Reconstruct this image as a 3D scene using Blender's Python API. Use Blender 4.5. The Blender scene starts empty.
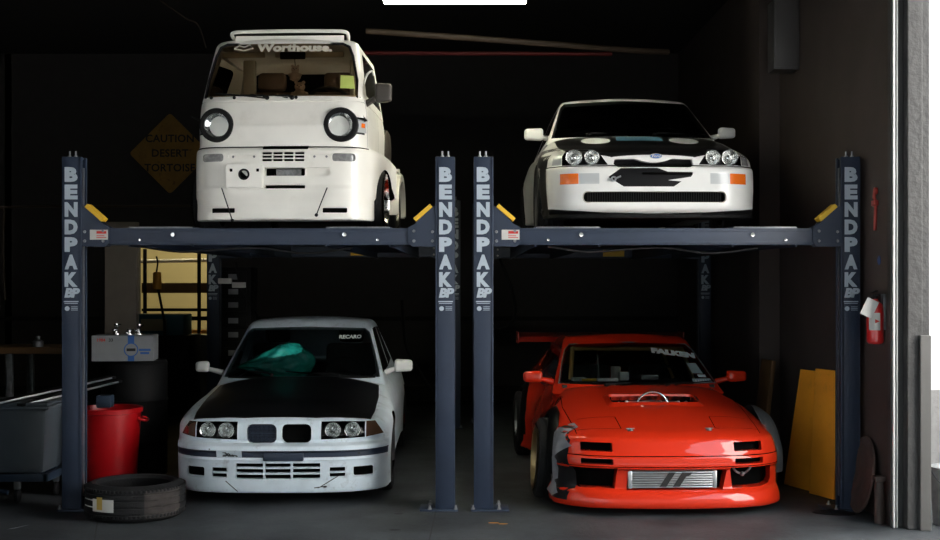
import bpy, bmesh, math, random
import numpy as np
from mathutils import Vector, Matrix
from mathutils.bvhtree import BVHTree
PI = math.pi
sc = bpy.context.scene
C = sc.collection
random.seed(7)

# ---------------------------------------------------------------- materials
def mat(name, col, rough=.5, metal=0., coat=0., var=0., vscale=6., bump=0., bscale=40., emit=None, estr=0., spec=.5, coatr=.05, dirt=None, dscale=3., damt=0.):
    m = bpy.data.materials.new(name); m.use_nodes = True
    nt = m.node_tree; b = nt.nodes['Principled BSDF']
    c4 = (col[0], col[1], col[2], 1)
    b.inputs['Base Color'].default_value = c4
    b.inputs['Roughness'].default_value = rough
    b.inputs['Metallic'].default_value = metal
    b.inputs['Coat Weight'].default_value = coat
    b.inputs['Coat Roughness'].default_value = coatr
    b.inputs['Specular IOR Level'].default_value = spec
    tc = nt.nodes.new('ShaderNodeTexCoord')
    last = None
    if var > 0:
        n = nt.nodes.new('ShaderNodeTexNoise'); n.inputs['Scale'].default_value = vscale; n.inputs['Detail'].default_value = 6
        nt.links.new(tc.outputs['Object'], n.inputs['Vector'])
        r = nt.nodes.new('ShaderNodeValToRGB')
        r.color_ramp.elements[0].position = .3; r.color_ramp.elements[1].position = .72
        r.color_ramp.elements[0].color = tuple(max(0, c*(1-var)) for c in col)+(1,)
        r.color_ramp.elements[1].color = tuple(min(1, c*(1+var)) for c in col)+(1,)
        nt.links.new(n.outputs['Fac'], r.inputs['Fac']); last = r.outputs['Color']
    if damt > 0:
        n = nt.nodes.new('ShaderNodeTexNoise'); n.inputs['Scale'].default_value = dscale; n.inputs['Detail'].default_value = 9; n.inputs['Roughness'].default_value = .7
        nt.links.new(tc.outputs['Object'], n.inputs['Vector'])
        r = nt.nodes.new('ShaderNodeValToRGB'); r.color_ramp.elements[0].position = .56; r.color_ramp.elements[1].position = .74
        r.color_ramp.elements[0].color = (0,0,0,1); r.color_ramp.elements[1].color = (damt, damt, damt, 1)
        nt.links.new(n.outputs['Fac'], r.inputs['Fac'])
        mx = nt.nodes.new('ShaderNodeMixRGB'); mx.inputs[1].default_value = c4; mx.inputs[2].default_value = tuple(dirt)+(1,)
        if last: nt.links.new(last, mx.inputs[1])
        nt.links.new(r.outputs['Color'], mx.inputs[0]); last = mx.outputs[0]
    if last: nt.links.new(last, b.inputs['Base Color'])
    if bump > 0:
        n = nt.nodes.new('ShaderNodeTexNoise'); n.inputs['Scale'].default_value = bscale; n.inputs['Detail'].default_value = 8
        nt.links.new(tc.outputs['Object'], n.inputs['Vector'])
        bp = nt.nodes.new('ShaderNodeBump'); bp.inputs['Strength'].default_value = bump; bp.inputs['Distance'].default_value = .02
        nt.links.new(n.outputs['Fac'], bp.inputs['Height']); nt.links.new(bp.outputs['Normal'], b.inputs['Normal'])
    if emit:
        b.inputs['Emission Color'].default_value = tuple(emit)+(1,); b.inputs['Emission Strength'].default_value = estr
    return m

def glass(name, tint=(.55,.6,.6), refl=.045, rough=.02):
    m = bpy.data.materials.new(name); m.use_nodes = True; nt = m.node_tree
    for n in list(nt.nodes): nt.nodes.remove(n)
    o = nt.nodes.new('ShaderNodeOutputMaterial'); mx = nt.nodes.new('ShaderNodeMixShader')
    t = nt.nodes.new('ShaderNodeBsdfTransparent'); t.inputs[0].default_value = tuple(tint)+(1,)
    g = nt.nodes.new('ShaderNodeBsdfGlossy'); g.inputs['Roughness'].default_value = rough; g.inputs['Color'].default_value = (1,1,1,1)
    lw = nt.nodes.new('ShaderNodeFresnel'); lw.inputs['IOR'].default_value = 1.27
    nt.links.new(lw.outputs[0], mx.inputs[0]); nt.links.new(t.outputs[0], mx.inputs[1]); nt.links.new(g.outputs[0], mx.inputs[2])
    nt.links.new(mx.outputs[0], o.inputs[0])
    return m

# ---------------------------------------------------------------- objects
def link(o, parent=None):
    C.objects.link(o)
    if parent is not None: o.parent = parent
    return o
def obj(name, bm, m, parent=None, smooth=35, label=None):
    me = bpy.data.meshes.new(name)
    bm.normal_update(); bm.to_mesh(me); bm.free()
    for mm in (m if isinstance(m, (list, tuple)) else [m]): me.materials.append(mm)
    if smooth:
        for p in me.polygons: p.use_smooth = True
        me.set_sharp_from_angle(angle=math.radians(smooth))
    o = bpy.data.objects.new(name, me); link(o, parent)
    if label: o['label'] = label
    return o
def tag(o, label, cat, group=None, kind=None):
    o['label'] = label; o['category'] = cat
    if group: o['group'] = group
    if kind: o['kind'] = kind
    return o
def thing(name, label, cat, loc=(0,0,0), rz=0, group=None):
    o = bpy.data.objects.new(name, None); C.objects.link(o); o.location = loc; o.rotation_euler = (0,0,rz)
    o.empty_display_size = .1
    return tag(o, label, cat, group)
def struct(name, bm, m, smooth=0):
    o = obj(name, bm, m, None, smooth); o['kind'] = 'structure'; return o
def copy_tree(o, parent=None):
    c = o.copy(); C.objects.link(c)
    if parent is not None: c.parent = parent
    for ch in list(o.children): copy_tree(ch, c)
    return c

# ---------------------------------------------------------------- shapes
def B(): return bmesh.new()
def box(bm, x0, x1, y0, y1, z0, z1, bev=0, mi=0, M=None, seg=2):
    r = bmesh.ops.create_cube(bm, size=1)
    vs = r['verts']
    for v in vs:
        v.co = Vector(((x0+x1)/2 + v.co.x*(x1-x0), (y0+y1)/2 + v.co.y*(y1-y0), (z0+z1)/2 + v.co.z*(z1-z0)))
    fs = list({f for v in vs for f in v.link_faces})
    if bev > 0:
        es = list({e for v in vs for e in v.link_edges})
        rr = bmesh.ops.bevel(bm, geom=es, offset=bev, segments=seg, affect='EDGES', profile=.5)
        fs = list({f for f in rr['faces']} | {f for f in fs if f.is_valid}); vs = list({v for f in fs for v in f.verts})
        fs = list({f for v in vs for f in v.link_faces})
    for f in fs: f.material_index = mi
    if M is not None: bmesh.ops.transform(bm, matrix=M, verts=vs)
    return vs
def tube(bm, pts, r, n=10, mi=0, cap=True):
    pts = [Vector(p) for p in pts]; rings = []
    up = None
    for i, p in enumerate(pts):
        d = (pts[min(i+1, len(pts)-1)] - pts[max(i-1, 0)]).normalized()
        if up is None:
            up = Vector((0,0,1)) if abs(d.z) < .9 else Vector((1,0,0))
        a = (up - d*up.dot(d)).normalized(); b = d.cross(a); up = a
        rr = r[i] if isinstance(r, (list, tuple)) else r
        rings.append([bm.verts.new(p + a*math.cos(2*PI*k/n)*rr + b*math.sin(2*PI*k/n)*rr) for k in range(n)])
    for i in range(len(rings)-1):
        for k in range(n):
            f = bm.faces.new((rings[i][k], rings[i][(k+1)%n], rings[i+1][(k+1)%n], rings[i+1][k])); f.material_index = mi
    if cap:
        for rg, s in ((rings[0], -1), (rings[-1], 1)):
            f = bm.faces.new(rg if s > 0 else rg[::-1]); f.material_index = mi
def smooth_pts(pts, k=6):
    P_ = [Vector(p) for p in pts]; out = []
    for i in range(len(P_)-1):
        p0, p1, p2, p3 = P_[max(i-1,0)], P_[i], P_[i+1], P_[min(i+2,len(P_)-1)]
        for j in range(k):
            t = j/k
            out.append(.5*((2*p1)+(p2-p0)*t+(2*p0-5*p1+4*p2-p3)*t*t+(3*p1-p0-3*p2+p3)*t**3))
    out.append(P_[-1]); return out
def lathe(bm, prof, axis='z', c=(0,0,0), n=32, mi=0, closed=False, a0=0, a1=2*PI):
    """prof: list of (radius, height along axis)"""
    full = abs(a1-a0-2*PI) < 1e-6; m = n if full else n+1; rings = []
    for r, h in prof:
        ring = []
        for k in range(m):
            a = a0 + (a1-a0)*k/n; u, v = r*math.cos(a), r*math.sin(a)
            p = {'z': (u, v, h), 'y': (u, h, v), 'x': (h, u, v)}[axis]
            ring.append(bm.verts.new(Vector(p) + Vector(c)))
        rings.append(ring)
    pairs = list(zip(rings[:-1], rings[1:]))
    if closed: pairs.append((rings[-1], rings[0]))
    for A_, B_ in pairs:
        for k in range(m if full else m-1):
            vs = (A_[k], A_[(k+1)%m], B_[(k+1)%m], B_[k])
            try: f = bm.faces.new(vs); f.material_index = mi
            except ValueError: pass
    bmesh.ops.remove_doubles(bm, verts=[v for r in rings for v in r], dist=1e-5)
def prism(bm, poly, h0, h1, axis='y', bev=0, mi=0):
    """poly in the plane across the axis: y->(x,z) x->(y,z) z->(x,y)"""
    def P3(a, b, h): return {'y': (a, h, b), 'x': (h, a, b), 'z': (a, b, h)}[axis]
    A_ = [bm.verts.new(P3(a, b, h0)) for a, b in poly]; B_ = [bm.verts.new(P3(a, b, h1)) for a, b in poly]
    n = len(poly); fs = []
    f0 = bm.faces.new(A_); f1 = bm.faces.new(B_[::-1]); fs += [f0, f1]
    for i in range(n): fs.append(bm.faces.new((A_[i], B_[i], B_[(i+1)%n], A_[(i+1)%n])))
    bmesh.ops.recalc_face_normals(bm, faces=fs)
    for f in fs: f.material_index = mi
    if bev:
        es = list(set(f0.edges) | set(f1.edges))
        r = bmesh.ops.bevel(bm, geom=es, offset=bev, segments=2, affect='EDGES')
        for f in r['faces']: f.material_index = mi
    return A_ + B_
def sphere(bm, c, r, sx=1, sy=1, sz=1, n=16, mi=0):
    rr = bmesh.ops.create_uvsphere(bm, u_segments=n, v_segments=max(6, n//2), radius=r)
    for v in rr['verts']:
        v.co = Vector((v.co.x*sx+c[0], v.co.y*sy+c[1], v.co.z*sz+c[2]))
        for f in v.link_faces: f.material_index = mi
    return rr['verts']
def rrect(x0, x1, z0, z1, r, n=4):
    out = []
    for cx, cz, a in ((x1-r, z1-r, 0), (x0+r, z1-r, 90), (x0+r, z0+r, 180), (x1-r, z0+r, 270)):
        for k in range(n+1):
            t = math.radians(a + 90*k/n); out.append((cx + r*math.cos(t), cz + r*math.sin(t)))
    return out
def circ(cx, cz, r, n=28, rz=None):
    rz = rz or r
    return [(cx + r*math.cos(2*PI*k/n), cz + rz*math.sin(2*PI*k/n)) for k in range(n)]
def mirx(poly): return [(-a, b) for a, b in poly][::-1]
def text_bm(s, size=.1, bold=.0, ext=.001, M=None, spacing=1., shear=0., align='CENTER', sx=1.):
    """text in local x (right) / z (up), facing -y"""
    cu = bpy.data.curves.new('t', 'FONT'); cu.body = s; cu.size = size; cu.offset = bold; cu.extrude = ext
    cu.align_x = align; cu.align_y = 'CENTER'; cu.space_character = spacing; cu.shear = shear; cu.resolution_u = 3
    o = bpy.data.objects.new('t', cu); C.objects.link(o)
    dg = bpy.context.evaluated_depsgraph_get(); me = bpy.data.meshes.new_from_object(o.evaluated_get(dg))
    bm = B(); bm.from_mesh(me)
    bpy.data.objects.remove(o); bpy.data.curves.remove(cu); bpy.data.meshes.remove(me)
    bmesh.ops.transform(bm, matrix=Matrix.Rotation(PI/2, 4, 'X') @ Matrix.Diagonal((sx,1,1,1)), verts=bm.verts)
    if M is not None: bmesh.ops.transform(bm, matrix=M, verts=bm.verts)
    return bm
def glyph(ch, w, h, M, bold=.008):
    """one letter stretched to an exact width and height"""
    bm = text_bm(ch, .16, bold, .001)
    xs = [v.co.x for v in bm.verts]; zs = [v.co.z for v in bm.verts]; cx, cz = (min(xs)+max(xs))/2, (min(zs)+max(zs))/2
    kx, kz = w/(max(xs)-min(xs)), h/(max(zs)-min(zs))
    for v in bm.verts: v.co.x = (v.co.x-cx)*kx; v.co.z = (v.co.z-cz)*kz
    bmesh.ops.transform(bm, matrix=M, verts=bm.verts); return bm
def join(bm, other):
    me = bpy.data.meshes.new('j'); other.to_mesh(me); other.free(); bm.from_mesh(me); bpy.data.meshes.remove(me)

# ---------------------------------------------------------------- implicit car shells
def pch(pts, n=400):
    """smooth monotone interpolation through (t, value) points"""
    x = np.array([p[0] for p in pts], float); y = np.array([p[1] for p in pts], float)
    h = np.diff(x); d = np.diff(y)/h; m = np.zeros_like(y)
    if len(x) > 2:
        for i in range(1, len(x)-1):
            if d[i-1]*d[i] > 0:
                w1, w2 = 2*h[i]+h[i-1], h[i]+2*h[i-1]; m[i] = (w1+w2)/(w1/d[i-1]+w2/d[i])
    m[0], m[-1] = d[0], d[-1]
    def f(t):
        t = np.clip(np.asarray(t, float), x[0], x[-1]); i = np.clip(np.searchsorted(x, t)-1, 0, len(x)-2)
        s = (t-x[i])/h[i]
        return (2*s**3-3*s**2+1)*y[i] + (s**3-2*s**2+s)*h[i]*m[i] + (-2*s**3+3*s**2)*y[i+1] + (s**3-s**2)*h[i]*m[i+1]
    return f
def smax(a, b, k):
    h = np.maximum(k-np.abs(a-b), 0)/k
    return np.maximum(a, b) + h*h*k*.25
def axis_pts(a, *segs):
    """breakpoints with steps: segs = (until, step)..."""
    out = [a]
    for u, st in segs:
        n = max(1, int(round((u-out[-1])/st))); s = out[-1]
        out += [s+(u-s)*k/n for k in range(1, n+1)]
    return out
def shell(f, xs, ys, zs, core, drop=('bottom',)):
    """surface f=0 by marching rays from an inner core box to an outer box lattice"""
    nx, ny, nz = len(xs), len(ys), len(zs); idx = {}; Q = []
    for i in range(nx):
        for j in range(ny):
            for k in range(nz):
                if i in (0, nx-1) or j in (0, ny-1) or k in (0, nz-1):
                    idx[(i,j,k)] = len(Q); Q.append((xs[i], ys[j], zs[k]))
    Q = np.array(Q); (cx, cy0, cy1, cz0, cz1) = core
    S = np.stack([np.clip(Q[:,0], -cx, cx), np.clip(Q[:,1], cy0, cy1), np.clip(Q[:,2], cz0, cz1)], 1)
    lo = np.zeros(len(Q)); hi = np.ones(len(Q))
    for _ in range(26):
        mid = (lo+hi)/2; P_ = S + (Q-S)*mid[:,None]; v = f(P_[:,0], P_[:,1], P_[:,2])
        ins = v < 0; lo = np.where(ins, mid, lo); hi = np.where(ins, hi, mid)
    P_ = S + (Q-S)*((lo+hi)/2)[:,None]
    bm = B(); V = [bm.verts.new(p) for p in P_]
    def quad(a, b, c, d):
        try: bm.faces.new((V[idx[a]], V[idx[b]], V[idx[c]], V[idx[d]]))
        except ValueError: pass
    for i in range(nx-1):
        for j in range(ny-1):
            quad((i,j,nz-1),(i+1,j,nz-1),(i+1,j+1,nz-1),(i,j+1,nz-1))
            if 'bottom' not in drop: quad((i,j,0),(i,j+1,0),(i+1,j+1,0),(i+1,j,0))
    for i in range(nx-1):
        for k in range(nz-1):
            quad((i,0,k),(i+1,0,k),(i+1,0,k+1),(i,0,k+1))
            if 'rear' not in drop: quad((i,ny-1,k),(i,ny-1,k+1),(i+1,ny-1,k+1),(i+1,ny-1,k))
    for j in range(ny-1):
        for k in range(nz-1):
            quad((0,j,k),(0,j,k+1),(0,j+1,k+1),(0,j+1,k))
            quad((nx-1,j,k),(nx-1,j+1,k),(nx-1,j+1,k+1),(nx-1,j,k+1))
    bmesh.ops.remove_doubles(bm, verts=bm.verts, dist=1e-5)
    bm.normal_update()
    return bm
def inpoly(p, poly):
    x, y = p; c = False; j = len(poly)-1
    for i in range(len(poly)):
        xi, yi = poly[i]; xj, yj = poly[j]
        if (yi > y) != (yj > y) and x < (xj-xi)*(y-yi)/(yj-yi+1e-12)+xi: c = not c
        j = i
    return c
AX = {'y': (0, 2, 1), 'x': (1, 2, 0), 'z': (0, 1, 2)}
def knife(bm, poly, axis='y', sign=-1, lim=None, nmin=.05):
    """cut the outline of poly (seen along the axis) into the faces that look that way; return the faces inside"""
    a, b, c = AX[axis]
    bm.normal_update()
    def ok(f):
        if f.normal[c]*sign < nmin: return False
        if lim is not None:
            m = f.calc_center_median()[c]
            if not (lim[0] <= m <= lim[1]): return False
        return True
    x0 = min(p[0] for p in poly)-.001; x1 = max(p[0] for p in poly)+.001; y0 = min(p[1] for p in poly)-.001; y1 = max(p[1] for p in poly)+.001
    def bb(f):
        us = [v.co[a] for v in f.verts]; ws = [v.co[b] for v in f.verts]
        return min(us), max(us), min(ws), max(ws)
    cand = []
    for f in bm.faces:
        u0, u1, w0, w1 = bb(f)
        if u1 > x0 and u0 < x1 and w1 > y0 and w0 < y1 and ok(f): cand.append(f)
    n = len(poly)
    for i in range(n):
        p, q = poly[i], poly[(i+1)%n]
        d = (q[0]-p[0], q[1]-p[1]); L = math.hypot(*d)
        if L < 1e-6: continue
        no = Vector((0,0,0)); no[a] = d[1]/L; no[b] = -d[0]/L
        co = Vector((0,0,0)); co[a] = p[0]; co[b] = p[1]
        sx0, sx1 = min(p[0], q[0])-1e-4, max(p[0], q[0])+1e-4; sy0, sy1 = min(p[1], q[1])-1e-4, max(p[1], q[1])+1e-4
        fs = []
        for f in cand:
            u0, u1, w0, w1 = bb(f)
            if u1 < sx0 or u0 > sx1 or w1 < sy0 or w0 > sy1: continue
            dd = [(v.co-co).dot(no) for v in f.verts]
            if max(dd) > 1e-5 and min(dd) < -1e-5: fs.append(f)
        if not fs: continue
        geom = list({v for f in fs for v in f.verts})+list({e for f in fs for e in f.edges})+fs
        tm = {f: f.material_index for f in fs}
        vb = {v for f in fs for v in f.verts}
        cs = set(cand)
        r = bmesh.ops.bisect_plane(bm, geom=geom, dist=1e-5, plane_co=co, plane_no=no)
        new = {g for g in r['geom'] if isinstance(g, bmesh.types.BMFace)}
        cand = [f for f in (cs | new) if f.is_valid]
    ins = []
    for f in cand:
        if not f.is_valid: continue
        m = f.calc_center_median()
        if inpoly((m[a], m[b]), poly): ins.append(f)
    return ins
def split_off(bm, faces):
    """remove faces from bm, return them as a new bmesh"""
    nb = B(); mp = {}
    for f in faces:
        vs = []
        for v in f.verts:
            if v not in mp: mp[v] = nb.verts.new(v.co)
            vs.append(mp[v])
        try: nf = nb.faces.new(vs); nf.material_index = 0
        except ValueError: pass
    bmesh.ops.delete(bm, geom=list(set(faces)), context='FACES')
    nb.normal_update(); return nb
def recess(bm, faces, vec, mi_wall=0, mi_cap=1, cap=True, scale=1.):
    """push faces in along vec, leaving walls round the hole"""
    if not faces: return []
    old = list(faces)
    r = bmesh.ops.extrude_face_region(bm, geom=old)
    nv = [g for g in r['geom'] if isinstance(g, bmesh.types.BMVert)]; nf = [g for g in r['geom'] if isinstance(g, bmesh.types.BMFace)]
    bmesh.ops.delete(bm, geom=[f for f in old if f.is_valid], context='FACES_KEEP_BOUNDARY')
    for v in nv: v.co += Vector(vec)
    if scale != 1.:
        c = sum((v.co for v in nv), Vector())/len(nv)
        for v in nv:
            v.co = Vector((c.x+(v.co.x-c.x)*scale, v.co.y, c.z+(v.co.z-c.z)*scale))
    nfs = set(nf); walls = {f for v in nv for f in v.link_faces} - nfs
    for f in walls: f.material_index = mi_wall
    if cap:
        for f in nf: f.material_index = mi_cap
    else: bmesh.ops.delete(bm, geom=nf, context='FACES')
    return nf
def inner(bm, t=.02):
    """give an open panel a back side at depth t"""
    bm.normal_update()
    r = bmesh.ops.solidify(bm, geom=list(bm.faces), thickness=t)
def bvh_of(bm): bm.faces.ensure_lookup_table(); return BVHTree.FromBMesh(bm)
def hug(bm, bvh, axis='y', off=.002, start=-3., thick=0):
    """lay a flat mesh on the surface seen along the axis"""
    c = AX[axis][2]; d = Vector((0,0,0)); d[c] = 1 if start < 0 else -1
    for v in bm.verts:
        o = v.co.copy(); rel = o[c]; o[c] = start
        hit = bvh.ray_cast(o, d)
        if hit[0] is not None: v.co[c] = hit[0][c] - d[c]*off + rel
def gridcut(bm, step, axis='y'):
    """slice a flat mesh finely so it can bend"""
    a, b, c = AX[axis]
    for ax in (a, b):
        lo = min(v.co[ax] for v in bm.verts); hi = max(v.co[ax] for v in bm.verts); t = lo+step
        while t < hi:
            co = Vector((0,0,0)); co[ax] = t; no = Vector((0,0,0)); no[ax] = 1
            bmesh.ops.bisect_plane(bm, geom=list(bm.verts)+list(bm.edges)+list(bm.faces), dist=1e-5, plane_co=co, plane_no=no)
            t += step
def strip(p, q, w):
    """thin outline along a line from p to q"""
    dx, dy = q[0]-p[0], q[1]-p[1]; L = math.hypot(dx, dy); nx, ny = -dy/L*w/2, dx/L*w/2
    return [(p[0]+nx, p[1]+ny), (p[0]-nx, p[1]-ny), (q[0]-nx, q[1]-ny), (q[0]+nx, q[1]+ny)]

def front_pt(bvh, a, b, dy=0.):
    for k in range(12):
        h = bvh.ray_cast(Vector((a*(1-.004*k)+1e-4,-3,b+1e-4)), Vector((0,1,0)))[0]
        if h is not None: return h+Vector((0,dy,0))
    return Vector((a,1,b))
# ---------------------------------------------------------------- palette
M = {}
M['white'] = mat('white_paint', (.78,.78,.76), .32, coat=.6, coatr=.12, var=.04, vscale=5)
M['white_worn'] = mat('worn_white_paint', (.64,.73,.80), .40, coat=.2, coatr=.2, var=.08, vscale=7, dirt=(.10,.10,.10), dscale=9, damt=.55)
M['van_white'] = mat('cream_white_paint', (.82,.80,.74), .38, coat=.4, coatr=.15, var=.05, vscale=4, dirt=(.4,.37,.3), dscale=2.5, damt=.3)
M['red'] = mat('orange_red_paint', (.60,.026,.006), .5, coat=1., coatr=.03, var=.03, vscale=3, spec=.1)
M['shaded_red'] = mat('shaded_red_paint', (.24,.012,.006), .4, coat=.5, coatr=.05, spec=.2)  # shade on the rear wing painted into its red
M['black_paint'] = mat('gloss_black_paint', (.006,.006,.007), .4, coat=.08, coatr=.1, spec=.2)
M['black'] = mat('black_plastic', (.006,.006,.0065), .6, spec=.2, bump=.1, bscale=200)
M['void'] = mat('dark_cavity', (.004,.004,.004), 1., spec=0.)
M['rubber'] = mat('tyre_rubber', (.010,.010,.011), .75, spec=.25, bump=.25, bscale=60, var=.3)
M['navy'] = mat('blue_rub_strip', (.02,.03,.055), .45)
M['chrome'] = mat('chrome', (.8,.8,.8), .12, 1.)
M['alu'] = mat('aluminium', (.62,.64,.66), .32, .9, var=.06)
M['rim'] = mat('polished_rim', (.75,.74,.70), .18, 1., var=.1)
M['gold_rim'] = mat('bronze_rim', (.45,.36,.18), .3, .9, var=.1)
M['dark_rim'] = mat('dark_rim', (.05,.05,.055), .35, .6)
M['lens'] = glass('clear_lens', (.92,.94,.95))
M['glass'] = glass('windscreen_glass', (.60,.66,.66))
M['warm_lit_glass'] = glass('warm_lit_glass', (.56,.46,.34))  # warm lamp light put into the tint of the truck windscreen
M['darkglass'] = glass('smoked_glass', (.22,.24,.25))
M['amber'] = mat('amber_lens', (.85,.16,.01), .2, coat=1., emit=None)
M['clearlens'] = mat('frosted_clear_lens', (.45,.47,.48), .3, coat=.6)
M['greylens'] = mat('grey_lens', (.20,.20,.20), .25, coat=1., var=.3, vscale=40)
M['dark_mirror'] = mat('dark_brown_mirror', (.05,.042,.035), .5)
M['reflector'] = mat('lamp_reflector', (.72,.72,.70), .10, 1., bump=.35, bscale=18)
M['seat'] = mat('dark_brown_fabric', (.13,.085,.06), .9, bump=.3)
M['seat_black'] = mat('black_fabric', (.018,.018,.019), .9, bump=.3)
M['cabin'] = mat('cabin_dark_trim', (.022,.021,.02), .8)
M['cream'] = mat('cream_trim', (.40,.37,.31), .7, var=.1)
M['post'] = mat('blue_grey_powder_coat', (.019,.031,.058), .5, coat=.0, coatr=.3, var=.10, vscale=4, bump=.05, bscale=120)
M['letter'] = mat('pale_letter_vinyl', (.44,.51,.58), .6)
M['yellow'] = mat('yellow_paint', (.80,.48,.03), .5, var=.08)
M['galv'] = mat('galvanised_steel', (.24,.25,.26), .42, .7, var=.2, vscale=20)
M['label_white'] = mat('white_label', (.55,.54,.51), .6)
M['label_red'] = mat('red_print', (.55,.03,.02), .6)
M['print_blue'] = mat('blue_print', (.03,.12,.40), .6)
M['print_black'] = mat('black_print', (.012,.012,.012), .6)
M['decal_white'] = mat('white_decal', (.80,.82,.82), .5)
M['decal_blue'] = mat('blue_decal', (.10,.25,.38), .5)
M['bag'] = mat('teal_plastic_film', (.02,.42,.35), .25, coat=.8, bump=.8, bscale=9, var=.35, vscale=10)
M['grey_livery'] = mat('grey_livery', (.22,.23,.26), .5, var=.25, vscale=9)
M['flare'] = mat('bare_grey_overfender', (.17,.18,.18), .6, var=.15)
M['can_red'] = mat('red_plastic_bin', (.38,.003,.006), .35, coat=.1, var=.05)
M['tote'] = mat('blue_grey_tote', (.060,.074,.088), .5, var=.1)
M['steel_blue'] = mat('blue_painted_steel', (.02,.035,.06), .5)
M['card'] = mat('white_cardboard', (.26,.27,.28), .8, var=.06)
M['wood_yellow'] = mat('yellow_board', (.92,.36,.022), .6, var=.12, vscale=3, dirt=(.25,.13,.03), dscale=4, damt=.5)
M['wood_dark'] = mat('brown_board', (.12,.06,.02), .7, var=.2)
M['hull'] = mat('underbody', (.006,.006,.006), 1., spec=.1)
M['cage'] = mat('tan_roll_cage', (.75,.45,.17), .5)
M['shirt_toy'] = mat('pale_plush', (.52,.43,.38), .95, bump=.5, bscale=120)
M['cream_print'] = mat('pale_banner_print', (.58,.54,.45), .6)
M['lime'] = mat('lime_sticker', (.42,.50,.12), .6)
M['amber_dim'] = mat('dark_amber_lens', (.10,.05,.03), .25, coat=1.)
# ---------------------------------------------------------------- car pieces
def wheel(root, x, y, r, w, rr, side, style='mesh', rimmat='rim', zc=None, camber=0., poke=1.):
    """side=+1: outer face looks to +x"""
    zc = r if zc is None else zc
    bm = B(); h = w/2; s = side
    # rim barrel, lip and spokes
    prof = [(rr*.93, -h*s*.9), (rr*.98, -h*s*.85), (rr*.86, -h*s*.3), (rr*.84, h*s*.55), (rr*.93, h*s*.86), (rr*.99, h*s*.92*poke), (rr*(1.0+.5*(poke-1)), h*s*.98*poke), (rr*.97, h*s*.99*poke), (rr*.93, h*s*.9*poke), (rr*.82, h*s*.55)]
    lathe(bm, prof, 'x', (0,0,0), 40)
    face = h*s*(.45 if style != 'flat' else .8)
    lathe(bm, [(.0, face+.02*s), (.035, face+.02*s), (.045, face+.005*s), (.06, face-.01*s), (.06, face-.06*s)], 'x', (0,0,0), 20)
    ns = {'mesh': 16, 'five': 5, 'dish': 8, 'flat': 7}[style]
    for k in range(ns):
        a = 2*PI*k/ns
        for da in ((-.09, .09) if style in ('mesh', 'five') else (0,)):
            p0 = Vector((face, .045*math.cos(a), .045*math.sin(a))); p1 = Vector((face-.01*s, rr*.86*math.cos(a+da), rr*.86*math.sin(a+da)))
            tube(bm, [p0, p0.lerp(p1, .5)+Vector((.006*s,0,0)), p1], [.011 if style == 'mesh' else .026, .007 if style == 'mesh' else .02, .009 if style == 'mesh' else .022], 6)
    for k in range(5):
        a = 2*PI*k/5; lathe(bm, [(.0, face+.012*s), (.009, face+.012*s), (.009, face-.01*s)], 'x', (0, .035*math.cos(a), .035*math.sin(a)), 8)
    bmesh.ops.recalc_face_normals(bm, faces=bm.faces)
    o = obj('wheel', bm, M[rimmat], root, 30); o.location = (x, y, zc); o.rotation_euler = (0, camber, 0)
    bm = B()
    P_ = [(rr*.97, -h*.9), (rr*1.04, -h*1.0), (rr+(r-rr)*.5, -h*1.08), (r*.965, -h*.98), (r*.992, -h*.86)]
    for q in (-.62, -.60, -.56, -.54, -.22, -.20, -.16, -.14, .14, .16, .20, .22, .54, .56, .60, .62):
        deep = abs(q) in (.60, .56, .20, .16)
        P_.append((r - (.008 if deep else 0), h*q))
    P_ += [(r*.992, h*.86), (r*.965, h*.98), (rr+(r-rr)*.5, h*1.08), (rr*1.04, h*1.0), (rr*.97, h*.9)]
    lathe(bm, P_, 'x', (0,0,0), 56)
    bmesh.ops.recalc_face_normals(bm, faces=bm.faces)
    obj('tyre', bm, M['rubber'], o, 35)
    bm = B(); lathe(bm, [(rr*.25, -s*h*.1), (rr*.72, -s*h*.1), (rr*.72, -s*h*.25), (rr*.25, -s*h*.25)], 'x', (0,0,0), 28, closed=True)
    obj('brake_disc', bm, M['galv'], o, 30)
    return o
def round_lamp(root, x, y, z, r, name='headlight', ring=None, ringmat='black', depth=.05, parent=None):
    bm = B()
    prof = [(r*.12, depth*.9), (r*.3, depth), (r*.62, depth*.62), (r*.88, depth*.2), (r*1.0, 0), (r*1.05, -.002), (r*1.06, .01)]
    lathe(bm, prof, 'y', (0,0,0), 28)
    sphere(bm, (0, depth*.7, 0), r*.16, n=10)
    bmesh.ops.recalc_face_normals(bm, faces=bm.faces)
    o = obj(name, bm, M['reflector'], root, 40, 'round headlamp with chrome reflector'); o.location = (x, y, z)
    bm = B()
    lathe(bm, [(0, -.018), (r*.4, -.016), (r*.75, -.010), (r*1.0, -.001)], 'y', (0,0,0), 28)
    obj('lens', bm, M['lens'], o, 60)
    if ring:
        bm = B(); lathe(bm, [(r*1.0, .03), (r*1.0, -.006), (r*1.0+.006, -.012), (ring-.008, -.012), (ring, -.004), (ring, .05)], 'y', (0,0,0), 36)
        bmesh.ops.recalc_face_normals(bm, faces=bm.faces)
        obj('lamp_ring', bm, M[ringmat], o, 35, 'black lamp ring')
    return o
def seat_part(root, x, y, z, w=.48, h=.62, m='seat'):
    bm = B()
    box(bm, x-w/2, x+w/2, y-.42, y+.05, z, z+.14, .04)
    box(bm, x-w/2, x+w/2, -.05, .07, 0, h, .045, M=Matrix.Translation((0, y+.08, z+.1)) @ Matrix.Rotation(-.22, 4, 'X'))
    box(bm, x-.12, x+.12, -.04, .05, h+.01, h+.17, .035, M=Matrix.Translation((0, y+.09, z+.1)) @ Matrix.Rotation(-.2, 4, 'X'))
    return obj('seat', bm, M[m], root, 40)
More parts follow.
